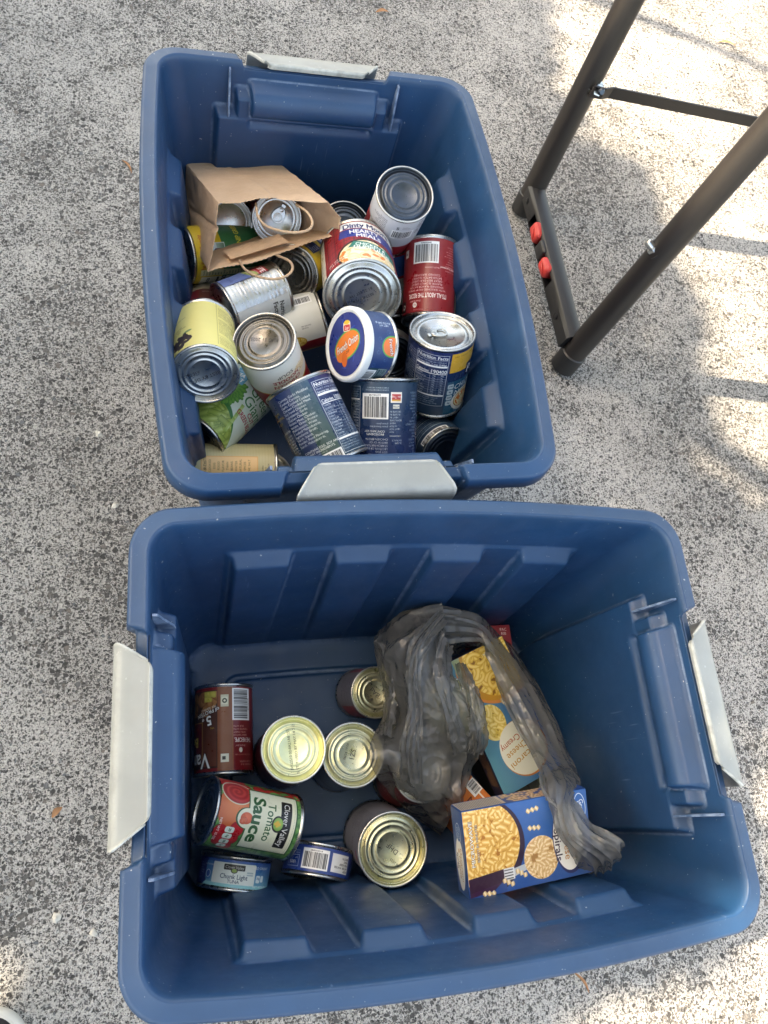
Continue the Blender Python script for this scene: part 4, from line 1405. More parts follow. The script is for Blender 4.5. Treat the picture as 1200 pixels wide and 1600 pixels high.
a = sheet('R10', 'd9b73a'); H = a.H
a.rect(2, H - 34, 18, H - 8, '27305e'); a.para(4, H - 32, 16, H - 10, 3, FACE, 'HEAT SERVE BAKED BEANS', seed=1, bold=.01)
a.ell(8, H - 54, 12, 12, '141a3a'); a.ell(8, H - 54, 10, 10, '1e2757'); a.text('ORIG', 8, H - 52, 5, FACE, 0, bold=.02); a.text('1908', 8, H - 59, 4, FACE, 0)
a.rect(-70, 0, 70, H * .28, 'a3202a'); a.text('Baked Beans', 8, H * .14, 8, FACE, 0, bold=.02)
for k in range(18): a.blob(-8 + rng.random() * 30, H * .3 + rng.random() * 6, 4, 2.6, rng.random() * 180, '6a2c10', 'b06a34', 'bean')
C('R10', 'baked_bean_can', 'yellow label can with dark lid and round navy badge, beside red plaid can', up='near', art=a, rough=.33, roll=10, lid_mat=M_TIN_DARK)

a = sheet('R12', 'dcdcd2'); H = a.H
a.rect(28, 0, 100, H, '8a1019')
for y, x in ((H * .40, 26),): a.ell(x, y, 9, 17, 'c79a34'); 
t_ = np.linspace(0, 2 * np.pi, 30)
a.scatter(np.stack([26 + 8 * np.cos(t_), H * .40 + 15 * np.sin(t_)], 1), 50, 'elbow', 4, 3, '9a6a1c', 'e8c768', 4)
a.bars(-40, H - 40, -24, H - 6, 7, True, digits=False)
a.para(4, H - 30, 12, H - 14, 1.6, '55554c', 'PER SERVING', rot=90, seed=1); a.text('U', 10, H - 40, 2.4, '55554c'); a.ell(10, H - 40, 2.4, 2.4, '55554c', alpha=.3)
a.rect(48, 20, 52, H - 10, 'c8a03c')
C('R12', 'white_label_can', 'cream can with pasta picture and dark red side, behind the dip tub', up='near', art=a, rough=.36, roll=0)

a = sheet('R13', '5d1e22'); H = a.H
a.rect(-100, 0, 100, H * .34, 'b9ac92'); a.rect(-100, H * .34, 100, H * .36, 'd8c9a0')
a.text('Premium', -6, H * .55, 6, 'dcc8b8', 0, bold=.01, shear=.3); a.rect(14, H * .36, 34, H, '7a1a22')
C('R13', 'maroon_can', 'maroon and beige can half hidden behind the yellow black bean can', up='near', art=a, rough=.36)

a = sheet('R6', 'c9cacc'); H = a.H
a.rect(-120, 0, 120, 26, 'a21c28'); a.rect(-120, 26, -34, 52, 'a21c28')
a.para(-38, 44, -6, H - 8, 2.6, '2c2c32', seed=12, align='R', gap=1.5, bold=.005); a.para(-30, 32, -6, 42, 1.8, '4a4a50', seed=13)
a.bars(4, 50, 34, 72, 11); a.text('S', 10, 79, 6, '2a2a2a', 0, bold=.02); a.para(16, 75, 34, 84, 1.8, '4a4a50', seed=2)
a.para(38, 50, 58, H - 6, 4, '2a2a2a', 'JB OK MIX', seed=8, bold=.02)
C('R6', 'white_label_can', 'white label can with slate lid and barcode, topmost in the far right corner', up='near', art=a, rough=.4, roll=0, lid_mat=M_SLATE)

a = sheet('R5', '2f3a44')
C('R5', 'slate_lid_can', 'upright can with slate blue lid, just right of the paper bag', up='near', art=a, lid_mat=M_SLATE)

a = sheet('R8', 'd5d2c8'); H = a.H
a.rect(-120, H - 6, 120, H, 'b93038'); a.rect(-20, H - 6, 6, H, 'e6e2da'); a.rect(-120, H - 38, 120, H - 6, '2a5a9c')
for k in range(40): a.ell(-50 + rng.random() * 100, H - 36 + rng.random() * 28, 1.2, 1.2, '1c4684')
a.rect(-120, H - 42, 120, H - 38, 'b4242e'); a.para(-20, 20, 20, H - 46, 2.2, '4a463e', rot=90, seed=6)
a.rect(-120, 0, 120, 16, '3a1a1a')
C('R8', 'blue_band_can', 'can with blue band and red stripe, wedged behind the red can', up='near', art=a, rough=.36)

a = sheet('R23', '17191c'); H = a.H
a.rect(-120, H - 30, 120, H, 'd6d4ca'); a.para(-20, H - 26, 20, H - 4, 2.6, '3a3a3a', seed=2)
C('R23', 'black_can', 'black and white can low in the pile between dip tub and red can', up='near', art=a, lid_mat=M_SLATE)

a = sheet('R22', 'c6bb8e'); H = a.H
for k in range(26):
    y = k * H / 26
    a.rect(-120, y, 120, y + .3 + .3 * rng.random(), 'ab9f74', .35)
a.rect(0, 20, 26, H * .93, 'e2a660'); a.rect(1, 21, 25, H * .93 - 1, 'ecc184'); a.para(3, 26, 24, H * .9, 2.6, '6a5228', seed=8, ragged=.5, align='C', gap=2); a.text('TRUE TASTE', 13, H * .88, 3, '6a5228', 0)
a.para(6, 4, 20, 16, 2.0, '4a4430', seed=3, bold=.01)
for k in range(22): a.blob(-26 + rng.random() * 20, 6 + rng.random() * 26, 4, 3, rng.random() * 180, '5a2a14', 'b0704a', 'bean')
C('R22', 'wood_print_can', 'cream wood print can lying along the near left rim', up='near', art=a, rough=.4, roll=-22)

a = sheet('R24', 'd6d6d0'); a.rect(-120, 0, 120, 14, '8a5a3a'); a.para(-30, 20, 30, 80, 3, '4a4a46', seed=4)
C('R24', 'white_label_can', 'white can deep in the corner gap beside the green bean can', up='near', art=a)
C('R2', 'plain_lid_can', 'can with plain stepped lid inside the brown paper bag', up='near', art=sheet('R2', '5a1820'), lid='flat')
C('R3', 'ring_pull_can', 'ring pull can inside the brown paper bag, right of plain lid', up='near', art=sheet('R3', '5e1a24'), tab=-70)

# --- near bin ---------------------------------------------------------
a = sheet('F1', '7c1218'); H = a.H
a.rect(-11, 0, 8, H, '8a4a26'); a.rect(-11.6, 0, -11, H, 'b07a44'); a.rect(8, 4, 54, H - 4, '3a1d12'); a.grad(9, 30, 30, H - 6, '4a2416', '6a3420')
a.bars(-38, 2, -10.5, 42, 13, True)
a.rect(-6, 10, 4, 25, 'cfc9a8'); a.rect(-5, 13, 3, 22, 'e2ddc0'); a.ell(-1, 17.5, 3, 3, '26301e'); a.ell(-1, 17.5, 1.5, 1.5, 'e2ddc0')
a.rect(-6, H - 20, 4, H - 10, 'e4e0c8'); a.rect(-2, H - 17, 2, H - 13, '20201c')
a.para(-40, 46, -12, 62, 2.1, 'e2c8b0', 'TOMATO SIMPLE BATCH OUR SAUCE FROM THE WITH GREAT STARTS FINEST', seed=3, align='R', bold=.01)
a.text("THE RECIPE.", -27, 66, 5, FACE, 0, bold=.02, width=28); a.text('SmartLabel', -22, 73, 2.2, FACE, shear=.3); a.ell(-22, 78, 2.6, 3.2, 'e4dccc'); a.para(-40, 82, -12, 85, 1.6, 'e2c8b0', seed=8); a.para(-40, 88, -12, 97, 2, 'e2c8b0', seed=9)
t_ = [(8.5, 5), (54, 5), (54, 34), (20, 36), (8.5, 20)]
a.scatter(t_, 26, 'bean', 7, 5, '6a3418', 'c08a50', 4, bg='4a2614'); a.scatter([(10, 5), (26, 5), (26, 18), (10, 18)], 8, 'o', 5, 4, '8a7a2a', 'd6c860', 5)
a.text('5', 19, 41, 11, FACE, 12, bold=.03, edge='1a0e08'); a.text('g', 28, 40, 6, FACE, 12, bold=.02); a.text('of PROTEIN', 22, 31, 4.6, FACE, 14, bold=.02, edge='1a0e08'); a.text('PER SERVING', 20, 26, 2.6, FACE, 14)
a.para(12, 46, 24, 52, 2.0, 'd9bf3a', 'VEGETARIAN GLUTEN FREE', seed=1, bold=.01)
a.rect(29, 42, 60, 92, 'b08a4a'); a.rect(30, 43, 60, 91, '5c1018'); a.text('Beans', 37, 66, 11, 'd9c060', 0, 'L', .03, edge='20100a'); a.text('IN SAUCE', 36, 50, 5, 'a03a2a', 0, 'L')
a.text('Van', 18, 89, 17, FACE, 0, 'L', .02, width=34, edge='1c0c0a', ew=.8); a.text("Camp's", 53, 88, 13, FACE, 0, 'L', .02, edge='1c0c0a', ew=.8)
C('F1', 'bean_can', 'red and brown baked bean can lying upside down against the left end wall', up='near', art=a, rough=.32, roll=0)

a = sheet('F2', '2f6a34'); H = a.H
a.scatter([(-70, -1), (70, -1), (70, H + 1), (-70, H + 1)], 420, 'bean', 8, 3.2, '1d4a24', '79b05c', 3)
a.scatter([(-66, 0), (-34, 0), (-34, H), (-66, H)], 26, 'o', 9, 8, '7a1016', 'd8342c', 5); a.scatter([(-70, 30), (-36, 30), (-36, H), (-70, H)], 8, 'bean', 7, 3, '2d6a30', '78b45a', 2)
a.blob(-8, 17, 24, 20, 0, 'b8431c', 'ee8a50', 'o'); a.ell(-28, 20, 19.5, 15.5, 'd9d2b0', 80); a.blob(-28, 20, 18.5, 14.5, 80, '8e161a', 'd94a42', 'swirl')
for x, y in ((20, 8), (31, 12), (26, 24), (40, 22), (14, 26)): a.blob(x, y, 9.5, 8.5, 0, '7a0d14', 'd4242a', 'o')
a.text('NET WT 15 OZ', 18, 5, 2.8, FACE, 0, bold=.02)
for k in range(4): a.rect(12 + k * 8, 13, 19 + k * 8, 24, 'dfe8d6', r=2.4); a.text(('20', '0g', '280', '2g')[k], 15.5 + k * 8, 19, 2.6, '1f4a2a', bold=.015)
pan = [(-34, 32), (-9, 32), (-5, 27), (1, 24.5), (7, 27), (11, 32), (34, 32), (34, H - 5), (-34, H - 5)]
pan = [(-35, H - 6), (-35, 36), (-11, 36)] + [(11 * math.cos(t), 36 - 13 * math.sin(t)) for t in np.linspace(math.pi, 0, 14)] + [(11, 36), (35, 36), (35, H - 6)]
a.poly([(x * 1.05, 62 + (y - 62) * 1.05) for x, y in pan], '24552c'); a.poly(pan, 'e3e2c4')
for k in range(40):
    x = -33.5 + k * 1.7; a.rect(x, H - 8.2, x + .8, H - 7.9, '4a6a4a'); 
for k in range(28):
    y = 38 + k * 1.9
    if y < H - 8: a.rect(-33.6, y, -33.3, y + .9, '4a6a4a'); a.rect(33.3, y, 33.6, y + .9, '4a6a4a')
a.blob(0, 34, 6.5, 7.5, 0, 'b83a1e', 'ec7a50', 'o'); a.blob(3, 31, 4, 5, 20, 'a83018', 'e8805a', 'o')
a.text('Sauce', 0, 48, 14.5, '22582c', 0, bold=.03, width=52); a.text('Tomato', 0, 64, 10, '22582c', 0, bold=.008, width=42)
a.rect(-27, H - 26, 27, H - 12, '15140f', r=1.5); a.ell(0, H - 28, 9, 8, '15140f'); a.blob(0, H - 28, 7.5, 6.5, 0, '4e8a3a', 'a8c860', 'o'); a.poly([(-4, H - 29), (0, H - 24), (4, H - 29), (0, H - 34)], 'd9b03a')
a.text('Clover Valley', 0, H - 18.5, 7, FACE, 0, bold=.004, width=49)
C('F2', 'tomato_sauce_can', 'tomato sauce can lying on its side with green label and cream panel', up='near', art=a, rough=.3, roll=0)

a = sheet('F3', '2a4f94'); H = a.H
a.grad(-60, 0, 60, H, '6fb3bf', '2a5aa0'); a.grad(-140, 0, -36, H, '1c3270', '1c3270'); a.poly([(-42, 0), (70, 0), (70, 3.5), (-36, 4)], '8fd0cf')
a.rect(-27, 3.5, 26, H - 3, 'e4e8dc', r=1.5); a.rect(-13, H - 10.5, 12, H - 4.5, '17140f', r=.8); a.ell(-.5, H - 11, 4, 2.8, '17140f'); a.ell(-.5, H - 11, 3, 2, '7a9a3a'); a.text('Clover Valley', -.5, H - 7.4, 3.2, FACE, 0, width=22)
a.text('Chunk Light', 0, 11.5, 4.8, '26384a', 0, bold=.006, width=33); a.text('TUNA', 0, 6.4, 3.4, '26384a', 0, width=14)
a.rect(15, H - 15, 23, H - 13.6, 'a8b8b8'); a.rect(15, H - 12.6, 23, H - 11.2, 'a8b8b8')
a.rect(-38, 6, -29, H - 3, '3f7fb4', r=2); a.ell(-33.5, 12, 3.6, 4.2, 'd8e6ee'); a.ell(-33.5, 12, 2.9, 3.5, '2a5aa0'); a.text('SUSTAINABLE', -33.5, H - 7, 1.6, FACE)
a.para(-52, 4, -41, H - 5, 1.5, 'cfd8ea', seed=3); a.text('WILD CAUGHT', 34, H - 6, 2.6, FACE, 0, bold=.01)
a.rect(28, 7, 34, 15, 'dfeaea', r=1.4); a.rect(35, 8, 40, 15, 'dfeaea', r=1.4); a.text('20g', 31, 12, 2.2, '1e4a6a'); a.text('NET WT 5 OZ', 36, 3, 2.4, FACE, 0, bold=.01)
C('F3', 'tuna_can', 'flat blue tuna can on edge with cream Chunk Light label', up='near', art=a, rough=.3, roll=0)

a = sheet('F4', '1d3f86'); H = a.H
a.rect(6, 4, 22, H - 3, '1d3f86'); a.bars(-13, 3, 20, H - 3, 12); a.rect(-44, 4, -17, H - 4, 'dfe2e2'); a.para(-43, 5, -18, H - 5, 2.3, '30343c', 'CONTAINS FISH TUNA WATER SALT KEEP REFRIGERATED AFTER OPENING BROTH', seed=5, gap=1.5, bold=.01)
a.rect(24, 12, 42, H - 4, 'c8d2e6'); a.rect(24.5, 12.5, 41.5, H - 4.5, '1d3f86'); a.text('100%', 33, H - 9, 3.4, FACE, 0, bold=.015); a.para(26, 13, 40, H - 12, 1.8, FACE, 'SATISFACTION GUARANTEED', seed=2); a.para(24, 4, 42, 11, 1.5, FACE, seed=8)
C('F4', 'tuna_can', 'flat blue tuna can on edge with barcode, right of the tomato sauce can', up='far', art=a, rough=.3, roll=0)

C('F5', 'upright_can', 'upright can with palest yellow lid, left of the other standing cans', up='near', art=sheet('F5', '4a141c'), lid_mat=M_TIN_LEAF_PALE,
  date=[('SBVG2S10 02 0A21A8 EST2', .0046, 0, .004), ('BEST IF USED BY MAY 04 2026', .0046, .001, -.003)], date_rot=-118)
a = sheet('F6', '3a4a5e'); a.rect(-120, 0, 120, 30, '5a6a80'); a.para(-50, 40, 50, 90, 3, 'a8b2bf', seed=3)
C('F6', 'upright_can', 'upright can with 1ZS lid code, touching the plastic bag', up='near', art=a, lid_mat=M_TIN_LEAF, date=[('. 1ZS .', .0085, 0, 0), ('06/24 19:00', .0042, .002, .009)], date_rot=-125)
a = sheet('F7', '70707a'); a.rect(-60, 10, -10, 60, '8a1c24'); a.rect(-40, 20, -20, 44, 'b0b0b6'); a.rect(40, 10, 90, 60, '8a1c24'); a.para(0, 10, 36, 56, 3, '2c2c34', seed=1)
C('F7', 'small_can', 'smallest standing can, at the back against the plastic bag', up='near', art=a, lid_mat=M_TIN_LEAF, date=[('BAd', .009, 0, 0), ('08 0427', .0042, .002, .010)], date_rot=-5, roll=-40)
a = sheet('F8', '8a8a92'); H = a.H; a.para(-60, 14, -20, 96, 2.6, '3a3a42', seed=6); a.ell(-4, 84, 8, 4, 'a02028'); a.text('NET WT', -10, 60, 5, '2a2a30', 0, bold=.02); a.rect(-120, 0, 120, 8, '5a5a64'); a.rect(20, 12, 60, 96, 'a6a6ac')
C('F8', 'wide_can', 'widest standing can, nearest the pasta box, lid stamped DHF', up='near', art=a, lid_mat=M_TIN_LEAF, date=[('. DHF .', .0085, 0, 0), ('06 2025', .0042, -.012, .010), ('19:02', .0042, .014, .008)], date_rot=-62, roll=60)
a = sheet('F9', '6a1620'); a.para(-50, 30, 50, 80, 3, 'cfc0b8', seed=6); a.rect(-120, 0, 120, 10, '30343c')
C('F9', 'bagged_can', 'dark red can mostly hidden under the left side of the plastic bag', up='near', art=a)
C('F12', 'bagged_can', 'can with bright lid seen through the plastic bag beside the macaroni box', up='near', art=sheet('F12', '3a3a40'), lid_mat=M_TIN_LEAF)

# ------------------------------------------------------------------ cartons
def carton(name, label, c, rot, dims, art, side='1d3f7e', top_art=None, left_art=None, rot_front=0):
    M = Matrix(rot).to_4x4(); M.translation = Vector(c)
    root = tag(empty(name, M), label, 'food box')
    g = mat_plain(name + '_board', s2l(hexc(side)), 0.42, 0, .05, 30)
    bm = bmesh.new(); box(bm, (0, 0, 0), dims, bevel=.0009, seg=2)
    # soft board: faces bow a little
    bmesh.ops.subdivide_edges(bm, edges=[e for e in bm.edges if e.calc_length() > .02], cuts=5, use_grid_fill=True)
    for v in bm.verts:
        v.co += Vector((0, 0, .0012 * noise.noise(v.co * 22)))
    bm_obj('board', bm, g, root, True, 40)
    L, W, T = dims
    def panel(nm, a, P0, U, V, lift):
        m = a.material(name + '_' + nm, .34)
        N = U.cross(V).normalized()
        vs, uv = [], []
        for j in range(9):
            for i in range(13):
                p = P0 + U * (i / 12) + V * (j / 8)
                p = p + Vector((0, 0, .0012 * noise.noise(p * 22))) + N * lift
                vs.append(p); uv.append((i / 12, j / 8))
        mesh_obj(nm, vs, grid_faces(9, 13), m, root, uv=uv)
    e = .0006
    panel('front_panel', art, Vector((-L / 2 + e, -W / 2 + e, T / 2)), Vector((L - 2 * e, 0, 0)), Vector((0, W - 2 * e, 0)), .0005)
    if top_art: panel('top_panel', top_art, Vector((-L / 2 + e, W / 2, T / 2 - e)), Vector((L - 2 * e, 0, 0)), Vector((0, 0, -(T - 2 * e))), .0005)
    if left_art: panel('end_panel', left_art, Vector((-L / 2, W / 2 - e, -T / 2 + e)), Vector((0, -(W - 2 * e), 0)), Vector((0, 0, T - 2 * e)), .0005)
    return root

def ellipse(x, y, rx, ry, rot=0, n=44):
    t = np.linspace(0, 2 * np.pi, n, endpoint=False); c, s = math.cos(R(rot)), math.sin(R(rot))
    return np.stack([x + rx * np.cos(t) * c - ry * np.sin(t) * s, y + rx * np.cos(t) * s + ry * np.sin(t) * c], 1)

# spirals carton: x centred, y up; the lettering runs down the picture
a = Art(165, 98, '1c4484'); W, H = 165, 98
a.grad(-W / 2, 0, W / 2, H, '1d4f92', '2764a8')
for k in range(50): a.rect(-W / 2, k * 2, W / 2, k * 2 + .5, '2a5698', .35)
a.poly(ellipse(-62, 54, 56, 56), '2b1430'); bowl = ellipse(-66, 57, 54, 51)
a.scatter(bowl, 260, 'spiral', 10.5, 5.6, 'c47c1f', 'f8d27c', 7, bg='b06c1c')
a.rect(-W / 2, -1, -35, 14, '1c4484'); a.poly([(-82, 6), (-37, 12), (-36, 26), (-82, 22)], '32142c'); a.poly([(-82, 1), (-50, 5), (-40, 12), (-82, 6)], '3a1a3a')
a.rect(-37, 12.5, -23, 26, 'd9dcdc'); 
for k in range(4): a.rect(-36.5, 13.5 + k * 3.2, -25, 14.6 + k * 3.2, '3a3c40')
a.poly([(-23, 15), (-23, 24), (-4, 27), (-4, 20)], 'b9c0c6')
a.scatter(ellipse(14, 30, 23, 25), 80, 'spiral', 8.5, 4.6, 'bd8a4c', 'f3d6a4', 9, bg='a87840')
for x, y, r_ in ((8, 86, 8), (8, 65, -5), (-14, 17, -32), (-32, 10, -28), (-58, 2.5, -6)): a.blob(x, y, 8.5, 3.6, r_, 'b08a4e', 'f2dcae', 'spiral')
a.poly(ellipse(53, 46, 22, 42), '23265a'); a.poly(ellipse(52, 47, 20, 39), 'e9ebe8')
a.text('Macaroni', 61, 46, 8.5, 'b5793a', -90, width=52); a.text('& Cheese', 50, 46, 8.5, 'b5793a', -90, width=50); a.text('Spirals', 38, 40, 8.5, '2c2038', -90, bold=.012, width=38)
a.ell(72, 78, 8, 17, 'dfe6ee'); a.ell(72, 78, 7.2, 16, '2a64a8'); a.text('Great', 74.5, 78, 5.5, FACE, -90, bold=.01); a.text('Value', 68.5, 77, 5.5, FACE, -90, bold=.01)
a.text('MICROWAVE', -74, 60, 4.2, FACE, 90, bold=.02, edge='5a3410', width=52); a.text('READY IN MINUTES', -67, 60, 2.6, FACE, 90, edge='5a3410', width=42)
ta = Art(165, 40, '1c4484'); ta.rect(-82, 2, -24, 38, 'c9b6a0'); 
for k in range(22): ta.rect(-80 + k * 2.4, 4, -79 + k * 2.4, 36, '4a4a50', .7)
ta.scatter([(-22, 0), (40, 0), (40, 40), (-22, 40)], 40, 'spiral', 9, 4, '8a5a3a', 'e0b98c', 3)
la = Art(97, 39, '205698'); la.poly(ellipse(14, 19, 30, 14), 'e9ebe8'); la.text('Macaroni', 14, 24, 5.5, 'b5793a', 0, width=38); la.text('& Cheese', 14, 17.5, 5.5, 'b5793a', 0, width=34); la.text('Spirals', 12, 11, 5, '2c2038', 0, bold=.012)
la.ell(-22, 21, 11, 9, 'dfe6ee'); la.ell(-22, 21, 10, 8, '2a64a8'); la.text('Great', -22, 23.5, 4, FACE, 0); la.text('Value', -22, 18, 4, FACE, 0)
R14 = ((0.9973, -0.0704, 0.0231), (0.0739, 0.9641, -0.2551), (-0.0044, 0.2561, 0.9666))
c14 = (0.3675, -0.0609, 0.2361)
carton('pasta_box', 'blue macaroni and cheese box lettered Spirals, lying face up across the bag', c14, R14, (.1505, .0912, .031), a, '205698', ta, la)

# thick and creamy carton: printed along local x, seen upside down
a = Art(185, 90, '2a5c94'); W, H = 185, 90
a.grad(-W / 2, 0, W / 2, H, '2a62ae', '5298a8')
for k in range(45): a.rect(-W / 2, k * 2, W / 2, k * 2 + .5, '3a6ca4', .3)
a.poly(ellipse(66, 28, 52, 56), 'd98a4a'); a.poly(ellipse(68, 28, 50, 54), 'c8902c')
bowl = ellipse(70, 24, 48, 46)
a.scatter(bowl, 130, 'elbow', 12, 9, 'a06a10', 'f2cf5e', 3, bg='8a5a10')
a.poly([(95, 70), (40, 80), (18, 76), (0, 72), (0, 76), (20, 82), (95, 82)], '9aa878')
a.scatter(ellipse(-2, 64, 24, 19), 52, 'elbow', 11, 8, 'a8821e', 'f0d878', 5, bg='8a6a18')
a.blob(14, 32, 8, 8, 80, 'a88a5e', 'e8d6b0', 'elbow')
a.poly(ellipse(-49, 38, 37, 34), 'c87a3a'); a.poly(ellipse(-48, 39, 35.5, 33), 'e6e8d8')
a.text('Thick & Creamy', -32, 36, 8, 'b0502a', 103, width=66); a.text('& Cheese', -46, 42, 8.5, 'c08a2a', 103, width=46); a.text('Macaroni', -59, 40, 8.5, 'c08a2a', 103, width=50)
a.text('EASY OPEN', 84, 22, 4, FACE, 103, bold=.01)
la2 = Art(185, 34, '232a4e'); la2.scatter([(-80, 3), (40, 3), (40, 30), (-80, 30)], 16, 'o', 16, 9, '4a3430', '9a7a62', 4)
R11 = ((-0.3701, -0.9289, 0.0123), (0.9197, -0.3683, -0.1362), (0.1311, -0.0391, 0.9906))
k_ = (1.09789 - .096) / (1.09789 - .1112)
c11 = Vector((0.4109 * k_, 0.0844 * k_, 1.09789 - (1.09789 - .1112) * k_))
carton('pasta_box', 'blue Thick and Creamy macaroni box, upside down inside the plastic bag', c11, R11, (.185 * k_, .0906 * k_, .034), a, '232c50', la2)

def zrot(deg):
    c, s = math.cos(R(deg)), math.sin(R(deg))
    return ((c, -s, 0), (s, c, 0), (0, 0, 1))
a = Art(140, 60, 'd8762a'); a.rect(-70, 50, 70, 52.5, 'eee6d6'); a.bars(-66, 42, -46, 60, 5, digits=False)
a.text('Mac & Cheese', -10, 34, 10, '6a2c0c', 0, bold=.01); a.para(-60, 6, 40, 22, 3, '7a3a14', seed=2)
carton('dry_food_box', 'orange carton low in the plastic bag, under the Spirals box', (.396, -.058, .045), zrot(-50), (.14, .055, .07), a, 'c86a22')
a = Art(160, 75, '2c3424'); a.rect(-80, 58, 80, 66, '59603a'); a.rect(-80, 40, 80, 43, '14180f'); a.para(-60, 8, 60, 34, 4, 'a8a884', seed=3)
carton('dry_food_box', 'dark olive carton wedged beneath the Thick and Creamy box', (.425, .050, .037), zrot(-63), (.16, .075, .052), a, '20261c')
a = Art(50, 82, '8e1626'); a.text('PAC', 14, 76, 4, FACE); a.text('RIB', 14, 70, 4, FACE)
carton('dry_food_box', 'small red carton whose corner shows behind the plastic bag', (.437, .171, .045), zrot(0), (.05, .082, .06), a, '8e1626')

# ------------------------------------------------------------------ plastic carrier bag
def film_patch(rows, nr, nc, amp, seed, along=1.0, pinch=None, edge_jit=.004, nv=6.0, nu=6.0):
    G = catmull(rows, nr, nc)
    du = np.gradient(G, axis=0); dv = np.gradient(G, axis=1)
    N = np.cross(dv, du); N /= np.linalg.norm(N, axis=2, keepdims=True) + 1e-9
    if (N[..., 2].mean()) < 0: N = -N
    out = G.copy()
    for i in range(nr):
        for j in range(nc):
            u, v = i / (nr - 1), j / (nc - 1)
            w = 0.06 * noise.noise(Vector((u * 4, v * 3, seed)))
            a1 = noise.noise(Vector(((v + w) * 4.2 + u * .8, u * 1.5 * along, seed * 3.1)))
            q = Vector(((v + w) * nv, u * nu + .6 * w, seed * 2.7))
            dd = noise.voronoi(q)[0]
            q2 = Vector(((v - w) * nv * 2.3 + 7, u * nu * 2.6, seed * 1.3))
            d2 = noise.voronoi(q2)[0]
            k = amp
            if pinch is not None:
                k = amp * pinch(u, v)
            d = k * (1.2 * max(0, 1 - abs(a1) * 3.0) ** 1.4 + 1.0 * (dd[0] - .35) + .4 * (d2[0] - .35) - .5)
            # free edges ruffle
            e = min(v, 1 - v) * 8
            if e < 1:
                d += edge_jit * (1 - e) * noise.noise(Vector((u * 17, seed, v * 3)))
            out[i, j] = G[i, j] + N[i, j] * d
    return out.reshape(-1, 3), grid_faces(nr, nc)

BA = [[(0.3289, 0.2245, 0.17), (0.3262, 0.2153, 0.18), (0.3249, 0.2042, 0.185), (0.3262, 0.1884, 0.17), (0.3276, 0.1758, 0.15)], [(0.2953, 0.2229, 0.15), (0.2931, 0.204, 0.18), (0.2957, 0.1831, 0.2), (0.3147, 0.1704, 0.18), (0.3336, 0.1531, 0.15)], [(0.2671, 0.212, 0.12), (0.2673, 0.1856, 0.175), (0.2783, 0.1601, 0.2), (0.3055, 0.141, 0.19), (0.334, 0.1278, 0.165)], [(0.2552, 0.1972, 0.09), (0.2525, 0.165, 0.16), (0.2707, 0.1389, 0.19), (0.3055, 0.1138, 0.19), (0.3376, 0.1039, 0.175)], [(0.267, 0.1479, 0.06), (0.2595, 0.1237, 0.14), (0.2751, 0.1023, 0.175), (0.3158, 0.0909, 0.185), (0.3504, 0.086, 0.175)], [(0.2701, 0.1059, 0.06), (0.2633, 0.0851, 0.13), (0.2799, 0.0693, 0.16), (0.323, 0.062, 0.165), (0.3689, 0.0656, 0.15)], [(0.2179, 0.0474, 0.165), (0.2421, 0.0415, 0.17), (0.2792, 0.0362, 0.15), (0.3243, 0.0326, 0.15), (0.367, 0.036, 0.13)], [(0.2562, 0.0111, 0.09), (0.2641, 0.0088, 0.125), (0.287, 0.0062, 0.14), (0.3244, 0.0067, 0.14), (0.3576, 0.0108, 0.12)], [(0.3023, -0.0298, 0.03), (0.3015, -0.0243, 0.08), (0.3109, -0.0201, 0.12), (0.3291, -0.0159, 0.13), (0.3474, -0.0136, 0.12)], [(0.3407, -0.061, 0.02), (0.3342, -0.0516, 0.06), (0.3307, -0.0424, 0.09), (0.3352, -0.0351, 0.1), (0.3461, -0.0308, 0.1)]]
BB = [[(0.3189, 0.2225, 0.166), (0.3162, 0.2133, 0.176), (0.3149, 0.2022, 0.181), (0.3162, 0.1864, 0.166), (0.3176, 0.1738, 0.146)], [(0.3792, 0.214, 0.15), (0.372, 0.2026, 0.17), (0.3712, 0.1914, 0.175), (0.3783, 0.1826, 0.16), (0.3864, 0.1743, 0.145)], [(0.4292, 0.1995, 0.1), (0.4083, 0.1856, 0.14), (0.3926, 0.1708, 0.165), (0.3888, 0.1576, 0.165), (0.3897, 0.1494, 0.155)], [(0.4713, 0.1652, 0.08), (0.4452, 0.1529, 0.12), (0.4158, 0.1373, 0.155), (0.4009, 0.1257, 0.165), (0.3953, 0.121, 0.155)], [(0.4816, 0.097, 0.117), (0.4598, 0.0927, 0.142), (0.432, 0.0873, 0.167), (0.4112, 0.0842, 0.177), (0.4008, 0.0852, 0.167)], [(0.4776, 0.0274, 0.165), (0.4611, 0.0269, 0.18), (0.4384, 0.0284, 0.195), (0.4223, 0.0333, 0.195), (0.4106, 0.0387, 0.185)], [(0.4575, -0.006, 0.22), (0.4409, -0.0082, 0.24), (0.4212, -0.0071, 0.26), (0.4062, -0.0032, 0.26), (0.3969, 0.0023, 0.245)], [(0.4255, -0.0264, 0.26), (0.4136, -0.0296, 0.273), (0.402, -0.0311, 0.28), (0.3952, -0.0318, 0.275), (0.3912, -0.0301, 0.265)], [(0.4373, -0.0515, 0.27), (0.4201, -0.056, 0.28), (0.407, -0.0611, 0.28), (0.4, -0.0606, 0.273), (0.3955, -0.0565, 0.265)], [(0.4578, -0.0698, 0.29), (0.448, -0.0803, 0.287), (0.4397, -0.0862, 0.275), (0.4266, -0.0866, 0.265), (0.413, -0.0805, 0.255)], [(0.4626, -0.081, 0.275), (0.4574, -0.095, 0.265), (0.4517, -0.1029, 0.25), (0.4402, -0.1032, 0.245), (0.428, -0.096, 0.235)]]
